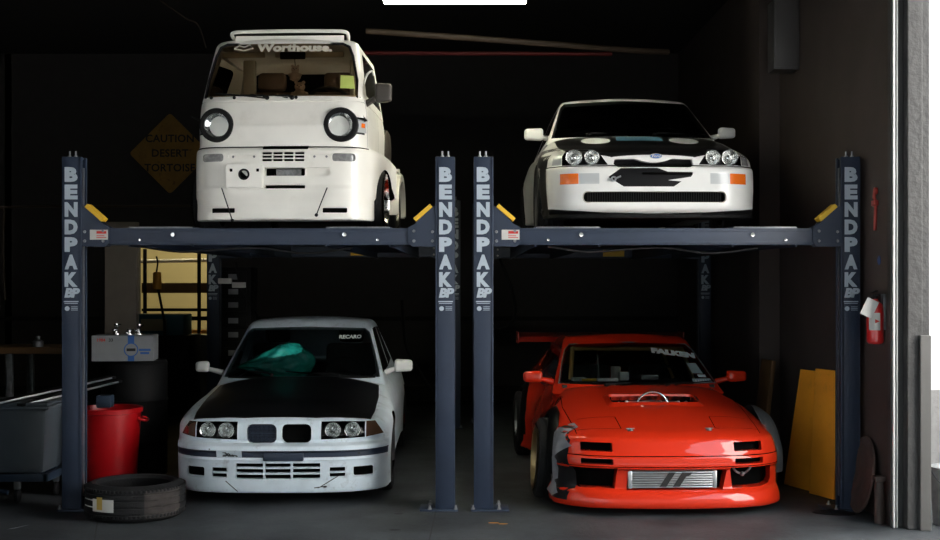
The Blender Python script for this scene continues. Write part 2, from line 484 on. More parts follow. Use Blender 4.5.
def steering(root, x, y, z, r=.18, tilt=.45, m='seat_black'):
    bm = B(); n = 28
    tube(bm, [(r*math.cos(2*PI*k/n), 0, r*math.sin(2*PI*k/n)) for k in range(n+1)], .014, 8, cap=False)
    for a in (PI, 0, -PI/2): tube(bm, [(0,0,0), (r*math.cos(a), 0, r*math.sin(a))], .014, 6)
    lathe(bm, [(0,-.03),(.05,-.03),(.055,.0),(.0,.01)], 'y', (0,0,0), 16)
    tube(bm, [(0,0,0), (0,-.3,-.02)], .02, 8)
    o = obj('steering_wheel', bm, M[m], root, 40); o.location = (x, y, z); o.rotation_euler = (tilt, 0, 0); return o
def wiper(root, p0, p1, bladelen=.4, m='black'):
    p0, p1 = Vector(p0), Vector(p1); bm = B()
    tube(bm, [p0, p0+(p1-p0)*.15+Vector((0,-.012,.012)), p1], [.012, .009, .005], 6)
    d = Vector((p1.x-p0.x, 0, 0)).normalized() if abs(p1.x-p0.x) > .01 else Vector((1,0,0))
    q = (p1-p0).normalized()
    tube(bm, [p1-q*bladelen*.5+Vector((0,.003,-.004)), p1+q*bladelen*.5+Vector((0,.003,-.004))], .006, 6)
    sphere(bm, p0, .018, n=8)
    return obj('wiper', bm, M[m], root, 40)
def mirror(root, x, y, z, w, h, d, side, m, armto, lab=None, name='door_mirror'):
    bm = B()
    vs = box(bm, -w/2, w/2, -d/2, d/2, -h/2, h/2, min(w,h,d)*.3, seg=4)
    for v in bm.verts:      # slimmer outboard, rounded front
        t = (v.co.x*side/w+.5); v.co.z *= 1-.14*t; v.co.y *= 1-.25*t
    tube(bm, [(-side*w*.4, 0, -h*.2), (armto[0]-x, armto[1]-y, armto[2]-z)], [.02, .028], 8)
    o = obj(name, bm, M[m], root, 45, lab); o.location = (x, y, z)
    bm = B(); box(bm, -w*.42, w*.42, d/2-.004, d/2+.003, -h*.38, h*.38, .002)
    obj('mirror_glass', bm, M['chrome'], o)
    return o
def carve_arches(bm, wheels, R, W, deep=.34, mi=1):
    bm.normal_update()
    bmesh.ops.delete(bm, geom=[f for f in bm.faces if f.normal.z < -.5 and abs(f.calc_center_median().x) > W*.6 and any(abs(f.calc_center_median().y-yc) < R*.93 for yc, zc in wheels)], context='FACES')
    for (yc, zc) in wheels:
        for s in (1, -1):
            poly = [(yc+R*math.cos(t), zc+R*math.sin(t)) for t in [math.radians(-60+300*k/30) for k in range(31)]]
            fs = knife(bm, poly, 'x', s, lim=(W*.5, 9) if s > 0 else (-9, -W*.5), nmin=.5)
            recess(bm, fs, (-s*deep, 0, 0), mi, mi)
def flat_on(bvh, poly, axis, off, step, name, m, root, start=-3., thick=.0, label=None, sm=40):
    """thin applied sheet that follows the body"""
    bm = B()
    a, b, c = AX[axis]
    vs = []
    for p in poly:
        co = [0,0,0]; co[a] = p[0]; co[b] = p[1]; vs.append(bm.verts.new(co))
    bm.faces.new(vs); bmesh.ops.triangulate(bm, faces=bm.faces)
    gridcut(bm, step, axis); hug(bm, bvh, axis, off, start)
    bm.normal_update()
    return obj(name, bm, m if isinstance(m, bpy.types.Material) else M[m], root, sm, label)
def text_on(bvh, s, x, y, axis, size, name, m, root, off=.003, bold=.0, start=-3., spacing=1., shear=0., rot=0., sx=1., ext=.0008, slope=None, label=None):
    bm = text_bm(s, size, bold, ext, None, spacing, shear, 'CENTER', sx)
    if rot: bmesh.ops.transform(bm, matrix=Matrix.Rotation(rot, 4, 'Y'), verts=bm.verts)
    for v in bm.verts: v.co += Vector((x, 0, y))
    hug(bm, bvh, 'y', off, start)
    return obj(name, bm, M[m], root, 0, label)
def slats(bm, x0, x1, z0, z1, y, nx=0, nz=0, t=.004, d=.015, mi=0):
    for k in range(nx):
        x = x0 + (x1-x0)*(k+.5)/nx; box(bm, x-t/2, x+t/2, y, y+d, z0, z1, 0, mi)
    for k in range(nz):
        z = z0 + (z1-z0)*(k+.5)/nz; box(bm, x0, x1, y, y+d, z-t/2, z+t/2, 0, mi)

# ================================================================ front engine hatch/coupe body builder
def make_body(F, R, W, T, Bz, xs, ys, zs, core, k=(.05,.06,.05)):
    def f(x, y, z):
        ax = np.abs(x)
        a = F(ax, z) - y
        s = smax(a, y - R(z), .08)
        s = smax(s, ax - W(y, z), k[0])
        s = smax(s, z - T(ax, y), k[1])
        return smax(s, Bz(y) - z, k[2])
    return shell(f, xs, ys, zs, core, drop=())
# ================================================================ white coupe with black bonnet (bottom left)
def flare(y, yc, s, a): return a*np.exp(-((y-yc)/s)**4)
def build_coupe():
    root = thing('coupe_car', 'white coupe with black bonnet and teal plastic inside, parked under the left lift', 'car',
                 (-1.482, 9.62, 0), math.radians(1.0))
    L = 4.40
    Fz = pch([(.06,.035),(.10,.025),(.17,.015),(.24,.01),(.34,.005),(.365,.0),(.375,.012),(.42,.012),(.43,-.01),(.46,-.005),(.475,.05),(.49,.085),(.52,.08),(.64,.105),(.68,.16),(.75,.5),(1.2,1.5)])
    def F(ax, z): return Fz(z) + .10*(ax/.8)**2 + .22*np.clip(ax/.84, 0, 1.2)**7
    Wy = pch([(0,.82),(.3,.84),(.8,.85),(1.4,.838),(2.6,.84),(3.5,.845),(4.1,.80),(4.4,.74)])
    Wz = pch([(.06,-.012),(.2,-.005),(.4,0),(.56,0),(.70,-.025),(.80,-.055),(.9,-.10),(1.0,-.16)])
    def W(y, z): return Wy(y) + Wz(z) + flare(y,.80,.34,.02) + flare(y,3.5,.4,.02)
    Ty = pch([(0,.655),(.12,.672),(.4,.735),(.8,.80),(1.2,.85),(1.5,.885),(2.2,.90),(3.3,.915),(3.8,.92),(4.2,.90),(4.4,.85)])
    def T(ax, y): return Ty(y) - .10*np.clip(ax/.8, 0, 1.3)**3
    Rz = pch([(.1,4.2),(.3,4.35),(.5,4.40),(.7,4.40),(.95,4.33)])
    Bz = pch([(0,.098),(.52,.10),(.8,.2),(3.5,.2),(4.4,.22)])
    xs = [-.95+1.9*i/76 for i in range(77)]
    ys = axis_pts(-.15, (.5,.04),(1.6,.03),(4.7,.11)); zs = axis_pts(0, (.5,.018),(1.2,.03))
    bm = make_body(F, Rz, W, T, Bz, xs, ys, zs, (.60,.45,3.95,.36,.50), (.05,.06,.018))
    bvh = bvh_of(bm)
    # bonnet is its own black panel
    hood = [(-.655,.155),(.655,.155),(.72,.5),(.725,1.0),(.70,1.44),(.4,1.50),(-.4,1.50),(-.70,1.44),(-.725,1.0),(-.72,.5)]
    hood[0:2] = [(-.70,.285),(-.52,.21),(-.28,.165),(.28,.165),(.52,.21),(.70,.285)]
    fs = knife(bm, hood, 'z', 1); hb = split_off(bm, fs)
    # nose openings
    for s in (-1, 1):
        kid = rrect(.018, .25, .478, .625, .045); kid = kid if s > 0 else mirx(kid)
        recess(bm, knife(bm, kid, 'y'), (0,.07,0), 0, 1)
        hl = [(.325,.505),(.66,.515),(.66,.633),(.50,.642),(.325,.642)]; hl = hl if s > 0 else mirx(hl)
        recess(bm, knife(bm, hl, 'y'), (0,.075,0), 1, 1)
        tm = [(.668,.515),(.80,.53),(.775,.575),(.735,.632),(.668,.634)]; tm = tm if s > 0 else mirx(tm)
        tb = split_off(bm, knife(bm, tm, 'y', lim=(-1,.6)))
        obj('turn_signal', tb, M['amber_dim'], root, 40, 'smoked corner indicator')
        fog = rrect(.575, .725, .222, .298, .015); fog = fog if s > 0 else mirx(fog)
        recess(bm, knife(bm, fog, 'y', lim=(-1,.5)), (0,.06,0), 0, 1)
        for z0, z1 in ((.222,.253),(.264,.298)):
            p = [(.395,z0),(.515,z0),(.515,z1),(.395,z1)]; p = p if s > 0 else mirx(p)
            recess(bm, knife(bm, p, 'y'), (0,.05,0), 0, 1)
    for z0, z1 in ((.212,.246),(.258,.290),(.302,.333)):
        for x0, x1 in ((-.325,-.112),(-.10,.10),(.112,.325)):
            recess(bm, knife(bm, [(x0,z0),(x1,z0),(x1,z1),(x0,z1)], 'y'), (0,.06,0), 0, 1)
    # rub strip and shut lines
    st = knife(bm, [(-.86,.376),(.86,.376),(.86,.430),(-.86,.430)], 'y', lim=(-1,.35), nmin=.15)
    sb = split_off(bm, st); obj('bumper_strip', sb, M['navy'], root, 40, 'dark blue bumper rub strip')
    # cavity under the roof, arches
    cav = [(-.60,1.55),(.60,1.55),(.62,2.4),(.56,3.3),(-.56,3.3),(-.62,2.4)]
    bmesh.ops.delete(bm, geom=knife(bm, cav, 'z', 1), context='FACES')
    carve_arches(bm, [(.80,.31),(3.48,.31)], .345, .8)
    body = obj('body', bm, [M['white_worn'], M['void']], root, 38)
    inner(hb, .015)
    hd = obj('bonnet', hb, M['black_paint'], root, 38, 'black bonnet')
    # kidney mesh in the left opening only, the right one is empty
    bm = B(); slats(bm, -.245, -.025, .485, .62, F(.13,.55)+.02, nx=22, nz=1, t=.003, d=.006); slats(bm, -.245, -.025, .485, .62, F(.13,.55)+.022, nz=12, t=.003, d=.004)
    obj('kidney_grille', bm, M['navy'], root, 0, 'dark mesh in the kidney opening')
    for s in (-1, 1):
        hy = float(F(.48,.58))
        for xx in (.415, .565):
            round_lamp(root, s*xx, float(F(xx,.575))+.012, .575, .058, depth=.045)
        fs = [(.325,.505),(.66,.515),(.66,.633),(.50,.642),(.325,.642)]; fs = fs if s > 0 else mirx(fs)
        flat_on(bvh, fs, 'y', .000, .03, 'headlight_cover', M['lens'], root)
    bm = B(); lathe(bm, [(0,.03),(.03,.02),(.045,0),(.048,-.005)], 'y', (-.62, .20, .262), 20); sphere(bm, (-.62,.225,.262), .02)
    bmesh.ops.recalc_face_normals(bm, faces=bm.faces); obj('fog_lamp', bm, M['clearlens'], root, 40)
    # battered plate and plate bracket on the strip
    flat_on(bvh, [(-.475,.378),(-.275,.378),(-.275,.43),(-.475,.43)], 'y', .006, .05, 'sticker', M['white_worn'], root, label='white sticker with black scribbles')
    text_on(bvh, 'exox', -.375, .405, 'y', .06, 'print', 'print_black', root, off=.008, bold=.004)
    bm = B(); box(bm, -.11, .20, -.012, .02, .352, .415, .008); obj('plate_bracket', bm, M['navy'], root)
    # bumper damage: cracks
    for p, q in (((-.405,.195),(-.31,.112)), ((.33,.150),(.47,.235)), ((.28,.14),(.35,.15))):
        flat_on(bvh, strip(p, q, .007), 'y', .002, .03, 'crack', M['print_black'], root)
    for (x, z, r) in ((.36,.148,.018),(.31,.142,.010),(.62,.40,.012),(-.53,.44,.008)):
        flat_on(bvh, circ(x, z, r, 7, r*.5), 'y', .002, .03, 'chip', M['print_black'], root)
    # greenhouse
    g0, gt = 1.42, 1.345
    def wsy(z): return 1.44 + (z-.86)/(1.31-.86)*.70
    def fG(x, y, z):
        ax = np.abs(x)
        a = wsy(z) + .16*(ax/.7)**2 + .0 - y
        s = smax(a, (y - (3.75 - (z-.86)*1.45)), .12)
        s = smax(s, ax - (.735 - (z-.86)*.34), .05)
        return smax(s, z - (1.345 + .045*np.sin(np.clip((y-1.9)/1.5,0,1)*PI) - .035*(ax/.6)**2), .05)
    gx = [-.85+1.7*i/50 for i in range(51)]; gy = axis_pts(1.2, (2.6,.045),(4.0,.09)); gz = axis_pts(.80, (1.6,.035))
    gm = shell(fG, gx, gy, gz, (.42,2.1,2.9,.80,1.1))
    bmesh.ops.delete(gm, geom=[v for v in gm.verts if v.co.z < .82 and abs(v.co.x) < .3 and 2.2 < v.co.y < 2.8], context='VERTS')
    gv = bvh_of(gm)
    wso = [(-.70,.875),(.70,.875),(.645,1.06),(.575,1.255),(.53,1.292),(0,1.308),(-.53,1.292),(-.575,1.255),(-.645,1.06)]
    wb = split_off(gm, knife(gm, wso, 'y', -1, lim=(1.2,2.7)))
    for s in (-1, 1):
        sw = [(1.80,.90),(2.75,.90),(2.75,1.285),(2.30,1.285)]
        q = [(2.82,.90),(3.45,.93),(3.10,1.27),(2.82,1.285)]
        for p_ in (sw, q):
            w_ = split_off(gm, knife(gm, p_, 'x', s)); obj('side_window', w_, M['darkglass'], root, 60)
    rw = split_off(gm, knife(gm, rrect(-.52,.52,.93,1.26,.05), 'y', 1, lim=(2.7,5))); obj('rear_window', rw, M['darkglass'], root, 60)
    inner(gm, .03); obj('roof', gm, [M['white_worn']], root, 38)
    obj('windscreen', wb, M['glass'], root, 60)
    flat_on(gv, [(-.66,.868),(.66,.868),(.655,.888),(-.655,.888)], 'y', .004, .04, 'windscreen_seal', M['black'], root)
    text_on(gv, 'RECARO', .40, 1.215, 'y', .042, 'windscreen_sticker', 'decal_white', root, off=.004, bold=.002, sx=1.25, label='white lettering on windscreen')
    # interior
    bm = B(); box(bm, -.66, .66, 1.62, 3.3, .30, .34); box(bm, -.70, -.66, 1.6, 3.3, .3, .86); box(bm, .66, .70, 1.6, 3.3, .3, .86)
    box(bm, -.64, .64, 1.60, 2.0, .56, .84, .05); box(bm, .12, .50, 1.78, 2.04, .80, .885, .03); box(bm, -.6, .6, 3.1, 3.3, .5, .88, .03)
    obj('dashboard', bm, M['cabin'], root, 40)
    seat_part(root, -.36, 2.45, .42, m='seat_black'); seat_part(root, .36, 2.45, .42, m='seat_black')
    steering(root, .34, 2.16, .86, .185, .4)
    # mirrors
    mirror(root, -.93, 1.82, .955, .125, .105, .10, -1, 'white', (-.74,1.80,.90), 'small white door mirror')
    mirror(root, .905, 1.80, .965, .165, .12, .10, 1, 'white', (.74,1.80,.90))
    for s in (-1, 1):
        for yy in (.80, 3.48): wheel(root, s*.745, yy, .315, .21, .225, s, 'five', 'dark_rim' if yy < 1 else 'rim')
    bm = B(); box(bm, -.62, .62, .5, 4.0, .16, .42, .02); obj('chassis', bm, M['hull'], root)
    wiper(root, (-.25,1.46,.905), (-.48,1.62,.93), .3); wiper(root, (.35,1.45,.90), (.06,1.56,.915), .45)
    # shut lines
    # teal wrapped bundle on the dash
    bm = B()
    rr = bmesh.ops.create_icosphere(bm, subdivisions=5, radius=1)
    from mathutils import noise
    for v in bm.verts:
        p = v.co.copy(); n = noise.fractal(p*1.5, .8, 2.0, 4)*.18 + abs(noise.noise(p*4))*.16
        t = (p.x+1)/2; hgt = .03+.155*min(1, t*1.5)**1.1
        v.co = Vector((p.x*.37, p.y*.16*(1+n), p.z*hgt*(1+n)))
    o = obj('plastic_bundle', bm, M['bag'], None, 60)
    o.parent = None; o.location = (-1.482-.27-.035, 9.62+1.88, .975); o.rotation_euler = (0, -.08, math.radians(1))
    tag(o, 'crumpled teal plastic film bundle on the dashboard of the white coupe', 'plastic wrap')
    return root
# ================================================================ red sports car (bottom right)
def build_red():
    root = thing('sports_car', 'orange-red widebody sports car with silver intercooler, parked under the right lift', 'car',
                 (1.518, 9.19, 0), math.radians(2.2))
    Fz = pch([(.04,.06),(.06,.01),(.10,.0),(.17,.03),(.185,.055),(.20,.075),(.33,.075),(.35,.045),(.37,.04),(.42,.045),(.455,.065),(.50,.085),(.56,.12),(.60,.20),(.64,.36),(.8,.9),(1.3,1.5)])
    def F(ax, z): return Fz(z) + .09*(ax/.8)**2 + .20*np.clip(ax/.86, 0, 1.2)**6
    Wy = pch([(0,.84),(.3,.855),(.85,.86),(1.5,.83),(2.6,.83),(3.3,.86),(4.2,.82)])
    Wz = pch([(.04,.025),(.12,.015),(.2,-.005),(.4,0),(.5,-.02),(.60,-.05),(.70,-.10),(.8,-.16),(.9,-.2)])
    def W(y, z): return Wy(y) + Wz(z) + flare(y,.92,.36,.05) + flare(y,3.35,.42,.06)
    Ty = pch([(0,.56),(.12,.60),(.3,.645),(.6,.705),(1.0,.775),(1.3,.825),(1.5,.850),(2.4,.865),(3.3,.88),(3.9,.92),(4.2,.90)])
    def T(ax, y): return Ty(y) - .05*np.clip(ax/.8,0,1.2)**2 - .035*np.clip(ax/.8, 0, 1.3)**5
    Rz = pch([(.1,4.0),(.3,4.18),(.6,4.2),(.9,4.15)])
    Bz = pch([(0,.055),(.50,.055),(.6,.12),(3.5,.12),(4.4,.2)])
    xs = [-1.0+2.0*i/80 for i in range(81)]
    ys = axis_pts(-.15, (.5,.035),(1.6,.03),(4.5,.11)); zs = axis_pts(0, (.65,.016),(1.2,.03))
    bm = make_body(F, Rz, W, T, Bz, xs, ys, zs, (.62,.42,3.75,.24,.42), (.05,.05,.02))
    bvh = bvh_of(bm)
    # front openings
    ic = [(-.355,.188),(.365,.188),(.40,.335),(-.335,.335)]
    recess(bm, knife(bm, ic, 'y'), (0,.13,0), 0, 1)
    for s in (-1, 1):
        d = [(.44,.198),(.68,.198),(.745,.215),(.765,.25),(.765,.352),(.42,.352)]; d = d if s > 0 else mirx(d)
        recess(bm, knife(bm, d, 'y', lim=(-1,.6)), (0,.12,0), 0, 1)
        for z0, z1 in ((.470,.535),(.378,.420)):
            p = rrect(.455,.685,z0,z1,.008,2); p = p if s > 0 else mirx(p)
            recess(bm, knife(bm, p, 'y', lim=(-1,.6)), (0,.08,0), 0, 1)
    # shut lines between nose and bumper
    for z in (.362, .440):
        recess(bm, knife(bm, [(-.95,z-.003),(.95,z-.003),(.95,z+.003),(-.95,z+.003)], 'y', lim=(-1,.8), nmin=.1), (0,.02,0), 1, 1)
    # scoop hole in the bonnet, pop-up lamp outlines, bonnet sides
    scoop = rrect(-.345,.355,.86,1.10,.03,3)
    recess(bm, knife(bm, scoop, 'z', 1), (0,0,-.16), 1, 1)
    def groove(p, q, w=.006):
        recess(bm, knife(bm, strip(p, q, w), 'z', 1, nmin=.3), (0,0,-.015), 1, 1)
    for s in (-1, 1):
        for p, q in (((.36,.30),(.37,.56)), ((.37,.56),(.66,.60)), ((.36,.30),(.70,.36)), ((.70,.30),(.73,1.0)), ((.73,1.0),(.70,1.42))):
            groove((s*p[0],p[1]), (s*q[0],q[1]), .006)
    bmesh.ops.delete(bm, geom=knife(bm, [(-.58,1.58),(.58,1.58),(.60,2.4),(.5,3.3),(-.5,3.3),(-.60,2.4)], 'z', 1), context='FACES')
    carve_arches(bm, [(.88,.32),(3.35,.32)], .355, .84)
    obj('body', bm, [M['red'], M['void']], root, 38)
    # raised lip round the scoop
    bm = B()
    out = rrect(-.385,.395,.80,1.16,.05,4); inn = rrect(-.345,.355,.86,1.10,.03,4)
    vo = [bm.verts.new((a,b,0)) for a,b in out]; vi = [bm.verts.new((a,b,0)) for a,b in inn]
    n = len(vo)
    for i in range(n): bm.faces.new((vo[i], vo[(i+1)%n], vi[(i+1)%n], vi[i]))
    for v in bm.verts:
        h = bvh.ray_cast(Vector((v.co.x, v.co.y, 3)), Vector((0,0,-1))); v.co.z = h[0].z + (.022 if v in vi else .001)
    r = bmesh.ops.extrude_edge_only(bm, edges=[e for e in bm.edges if e.is_boundary and e.verts[0] in vi and e.verts[1] in vi])
    for v in r['geom']:
        if isinstance(v, bmesh.types.BMVert): v.co.z -= .05
    bmesh.ops.recalc_face_normals(bm, faces=bm.faces)
    obj('bonnet_scoop', bm, M['red'], root, 30)
    # engine bits in the hole
    bm = B()
    lathe(bm, [(.03,.0),(.09,.0),(.10,.02),(.09,.04),(.03,.05)], 'z', (0,1.0,.715), 20); box(bm, -.2,-.08,.94,1.06,.68,.755,.015); box(bm, .1,.22,.94,1.06,.68,.755,.01)
    tube(bm, smooth_pts([(-.28,1.0,.67),(-.15,.95,.70),(.0,1.04,.70),(.2,1.0,.70),(.3,.95,.67)]), .012, 8)
    for k in range(9): sphere(bm, (-.28+.07*k, .93+.03*(k%3), .745+.008*(k%2)), .016, n=8)
    obj('engine', bm, M['alu'], root, 40)
    bm = B(); tube(bm, smooth_pts([(-.14,.92,.68),(-.12,.93,.775),(-.05,.94,.83),(.03,.94,.835),(.10,.93,.79),(.145,.92,.68)], 8), .007, 8)
    obj('intake_hoop', bm, M['chrome'], root, 60)
    # intercooler
    bm = B(); x0, x1 = -.325, .30; y0 = .085
    box(bm, x0-.02, x0+.012, y0-.005, y0+.06, .20, .33, .006); box(bm, x1-.012, x1+.02, y0-.005, y0+.06, .20, .33, .006)
    for k in range(7):
        z = .205 + .0178*k; box(bm, x0, x1, y0, y0+.05, z, z+.010, .002)
    ic_o = obj('intercooler', bm, M['alu'], root, 30, 'silver finned intercooler')
    bm = B(); slats(bm, x0, x1, .2, .33, y0+.012, nx=90, t=.002, d=.03); obj('cooling_fins', bm, M['galv'], ic_o)
    bm = B()
    for xx in (-.055, .045):
        prism(bm, [(xx-.055,.212),(xx-.005,.212),(xx+.065,.318),(xx+.015,.318)], y0-.003, y0-.0005, 'y')
    prism(bm, [(xx+.0,.27),(xx+.075,.30),(xx+.095,.318),(xx+.02,.318)], y0-.0035, y0-.001, 'y')
    obj('intercooler_logo', bm, M['print_black'], ic_o)
    # hoses in right duct
    bm = B(); tube(bm, smooth_pts([(.47,.24,.345),(.50,.22,.30),(.56,.24,.285),(.60,.23,.32),(.62,.25,.345)]), .009, 8); sphere(bm, (.545,.22,.285), .018); obj('hose', bm, M['galv'], root, 50)
    # bonnet pins
    for xx in (-.30,.30):
        bm = B(); h = bvh.ray_cast(Vector((xx,.26,3)), Vector((0,0,-1)))[0]
        lathe(bm, [(0,.012),(.014,.010),(.022,.002),(.024,-.002)], 'z', h, 14); tube(bm, [h+Vector((-.03,-.005,.014)), h+Vector((.035,.005,.014))], .004, 6)
        obj('bonnet_pin', bm, M['galv'], root, 40)
    # overfenders
    for s, mm, lab in ((-1,'black_paint','black overfender'), (1,'flare','grey overfender')):
        for yc in (.88, 3.35):
            bm = B(); rings = []
            for k in range(25):
                t = math.radians(-10+200*k/24); ring = []
                for (rr_, dx) in ((.338,.03),(.345,.075),(.36,.085),(.385,.06),(.405,.02),(.41,-.02)):
                    yy = yc+rr_*math.cos(t); zz = .32+rr_*math.sin(t)*1.02
                    xw = float(W(np.array(yy), np.array(min(max(zz,.2),.70))))
                    ring.append(bm.verts.new((s*(xw+dx*(.55 if s < 0 else 1.)-.01), yy, zz)))
                rings.append(ring)
            for a_, b_ in zip(rings[:-1], rings[1:]):
                for i in range(5): bm.faces.new((a_[i], a_[i+1], b_[i+1], b_[i]))
            bmesh.ops.solidify(bm, geom=list(bm.faces), thickness=.012)
            bmesh.ops.recalc_face_normals(bm, faces=bm.faces)
            obj('overfender', bm, M[mm], root, 40, lab)
    # side livery on the front wing (black field, grey graffiti shapes)
    def sidepatch(poly, m, name, off, lab=None):
        poly = [(.20+(a-.1)*.72, b) for a, b in poly]
        return flat_on(bvh, poly, 'x', off, .03, name, M[m], root, start=-3., label=lab)
    sidepatch([(.10,.10),(.55,.10),(.60,.36),(.56,.62),(.40,.62),(.20,.54),(.12,.34)], 'black_paint', 'livery_panel', .003, 'black side panel')
    sidepatch([(.16,.50),(.42,.36),(.60,.55),(.56,.64),(.40,.62)], 'grey_livery', 'graffiti_decal', .006, 'grey graffiti shape')
    sidepatch([(.30,.24),(.46,.20),(.54,.36),(.42,.42),(.28,.38)], 'grey_livery', 'graffiti_decal', .006, 'grey graffiti shape')
    sidepatch([(.22,.14),(.36,.10),(.62,.12),(.42,.18),(.46,.24),(.34,.20)], 'grey_livery', 'graffiti_decal', .006, 'grey graffiti shape')
    # greenhouse
    def fG(x, y, z):
        ax = np.abs(x)
        a = 1.46 + (z-.83)/(1.18-.83)*.68 + .20*(ax/.7)**2 - y
        s = smax(a, (y - (3.85 - (z-.83)*2.6)), .15)
        s = smax(s, ax - (.72 - (z-.83)*.42), .05)
        return smax(s, z - (1.225 + .03*np.sin(np.clip((y-1.9)/1.3,0,1)*PI) - .04*(ax/.6)**2), .04)
    gx = [-.85+1.7*i/50 for i in range(51)]; gy = axis_pts(1.2, (2.6,.04),(4.2,.09)); gz = axis_pts(.77, (1.5,.03))
    gm = shell(fG, gx, gy, gz, (.42,2.05,2.8,.77,1.0)); gv = bvh_of(gm)
    wso = [(-.685,.848),(.685,.848),(.63,1.0),(.58,1.115),(.53,1.160),(0,1.183),(-.53,1.160),(-.58,1.115),(-.63,1.0)]
    wb = split_off(gm, knife(gm, wso, 'y', -1, lim=(1.2,2.7)))
    for s in (-1, 1):
        for p_ in ([(1.85,.87),(2.75,.87),(2.72,1.15),(2.30,1.15)], [(2.82,.87),(3.3,.88),(3.05,1.10),(2.80,1.15)]):
            obj('side_window', split_off(gm, knife(gm, p_, 'x', s)), M['darkglass'], root, 60)
    obj('rear_window', split_off(gm, knife(gm, rrect(-.48,.48,.90,1.14,.05), 'y', 1, lim=(2.7,5))), M['darkglass'], root, 60)
    inner(gm, .03); obj('roof', gm, [M['red']], root, 38)
    obj('windscreen', wb, M['glass'], root, 60)
    # bright rubber edge on the windscreen
    ring = wso; bm = B()
    pts = []
    for (a, b) in ring+[ring[0]]:
        pts.append(front_pt(gv,a,b,-.004))
    tube(bm, pts, .006, 6); obj('windscreen_trim', bm, M['galv'], root, 50)
    text_on(gv, 'FALKEN', .385, 1.088, 'y', .050, 'windscreen_banner', 'decal_white', root, off=.004, bold=.0045, sx=2.25, rot=.13, label='white banner lettering on windscreen')
    flat_on(gv, [(.50,.930),(.60,.922),(.565,1.005),(.475,1.010)], 'y', .004, .05, 'sticker', M['sticker_grey'], root, label='pale square sticker')
    flat_on(gv, [(.545,.898),(.62,.894),(.615,.914),(.54,.918)], 'y', .004, .05, 'sticker', M['decal_white'], root, label='small white script sticker')
    flat_on(gv, [(.475,.852),(.665,.852),(.65,.886),(.475,.888)], 'y', .004, .05, 'sticker', M['sticker_grey'], root, label='long pale sticker strip')
    for k in range(6): flat_on(gv, [(.50+.024*k,.861),(.515+.024*k,.861),(.515+.024*k,.880),(.50+.024*k,.880)], 'y', .006, .05, 'sticker_print', M['decal_white'], root)
    # interior
    bm = B(); box(bm, -.62,.62,1.62,3.2,.25,.29); box(bm, -.66,-.62,1.6,3.2,.25,.84); box(bm, .62,.66,1.6,3.2,.25,.84)
    box(bm, -.60,.60,1.66,2.0,.56,.862,.03); obj('dashboard', bm, M['cabin'], root, 40)
    seat_part(root, -.33, 2.5, .30, h=.56, m='seat_black'); seat_part(root, .33, 2.5, .30, h=.56, m='seat_black')
    steering(root, .33, 2.12, .82, .16, .35)
    bm = B()
    for s in (-1, 1):
        tube(bm, [(s*.56,1.9,.80),(s*.50,2.22,1.12),(s*.46,2.85,1.17),(s*.5,3.0,.4)], .02, 8)
    tube(bm, [(-.5,2.22,1.12),(.5,2.22,1.12)], .02, 8); tube(bm, [(-.46,2.85,1.17),(.46,2.85,1.17)], .02, 8)
    tube(bm, [(-.42,2.85,.85),(.10,2.85,1.17)], .014, 8); tube(bm, [(.32,2.3,1.14),(.42,2.2,.85)], .014, 8)
    obj('roll_cage', bm, M['cage'], root, 50, 'tan roll cage')
    bm = B(); tube(bm, [(-.30,1.95,.84),(-.30,2.0,1.08)], .010, 8); obj('mirror_stalk', bm, M['galv'], root, 50)
    for s, lab in ((-1, None), (1, None)):
        mirror(root, s*.90, 1.80, .90, .17, .105, .12, s, 'red', (s*.72,1.82,.85))
    for s in (-1, 1):
        wheel(root, s*(.83 if s < 0 else .79), .88, .318, .25, .235, s, 'mesh', 'gold_rim' if s < 0 else 'rim', camber=-s*.06, poke=1.18)
        wheel(root, s*.80, 3.35, .318, .26, .235, s, 'mesh', 'rim')
    bm = B(); box(bm, -.6,.6,.5,3.9,.11,.4,.02); obj('chassis', bm, M['hull'], root)
    # rear wing
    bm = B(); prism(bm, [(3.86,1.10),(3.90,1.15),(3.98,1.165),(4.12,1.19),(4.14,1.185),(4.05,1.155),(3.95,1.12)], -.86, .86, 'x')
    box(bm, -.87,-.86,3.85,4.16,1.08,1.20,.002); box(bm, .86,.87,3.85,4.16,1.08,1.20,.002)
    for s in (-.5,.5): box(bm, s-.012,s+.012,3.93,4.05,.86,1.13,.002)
    obj('rear_wing', bm, M['shaded_red'], root, 30, 'red rear wing darkened for shade')
    wiper(root, (-.30,1.48,.85), (-.02,1.56,.862), .4); wiper(root, (.22,1.48,.85), (.48,1.60,.862), .4)
    # things lying on the dash
    def item(name, lab, cat, x, y, z, sx, sy, sz, m, rz=0):
        bm = B(); box(bm, -sx/2,sx/2,-sy/2,sy/2,0,sz,min(sx,sy,sz)*.2)
        o = obj(name, bm, M[m], None, 40); c, s_ = math.cos(math.radians(2.2)), math.sin(math.radians(2.2))
        o.location = (1.518+x*c-y*s_, 9.19+x*s_+y*c, z); o.rotation_euler = (0,0,rz); tag(o, lab, cat)
    item('paper_packet', 'crumpled white packet at the left end of the red car dashboard', 'packet', -.50,1.76,.864,.12,.08,.030,'label_white',.2)
    item('sponge', 'yellow sponge on the dashboard beside the white packet in the red car', 'sponge', -.41,1.74,.864,.13,.06,.022,'yellow',-.1)
    item('folded_cloth', 'pale blue folded cloth on the red car dashboard', 'cloth', -.255,1.71,.864,.18,.08,.026,'decal_white',.05)
    item('cardboard_tag', 'white square card standing in the middle of the red car dashboard', 'card', -.10,1.80,.864,.09,.05,.075,'label_white',.2)
    item('tissue_ball', 'small crumpled tissue above the white card in the red car', 'tissue', -.16,1.86,.864,.07,.07,.12,'shirt_toy',.5)
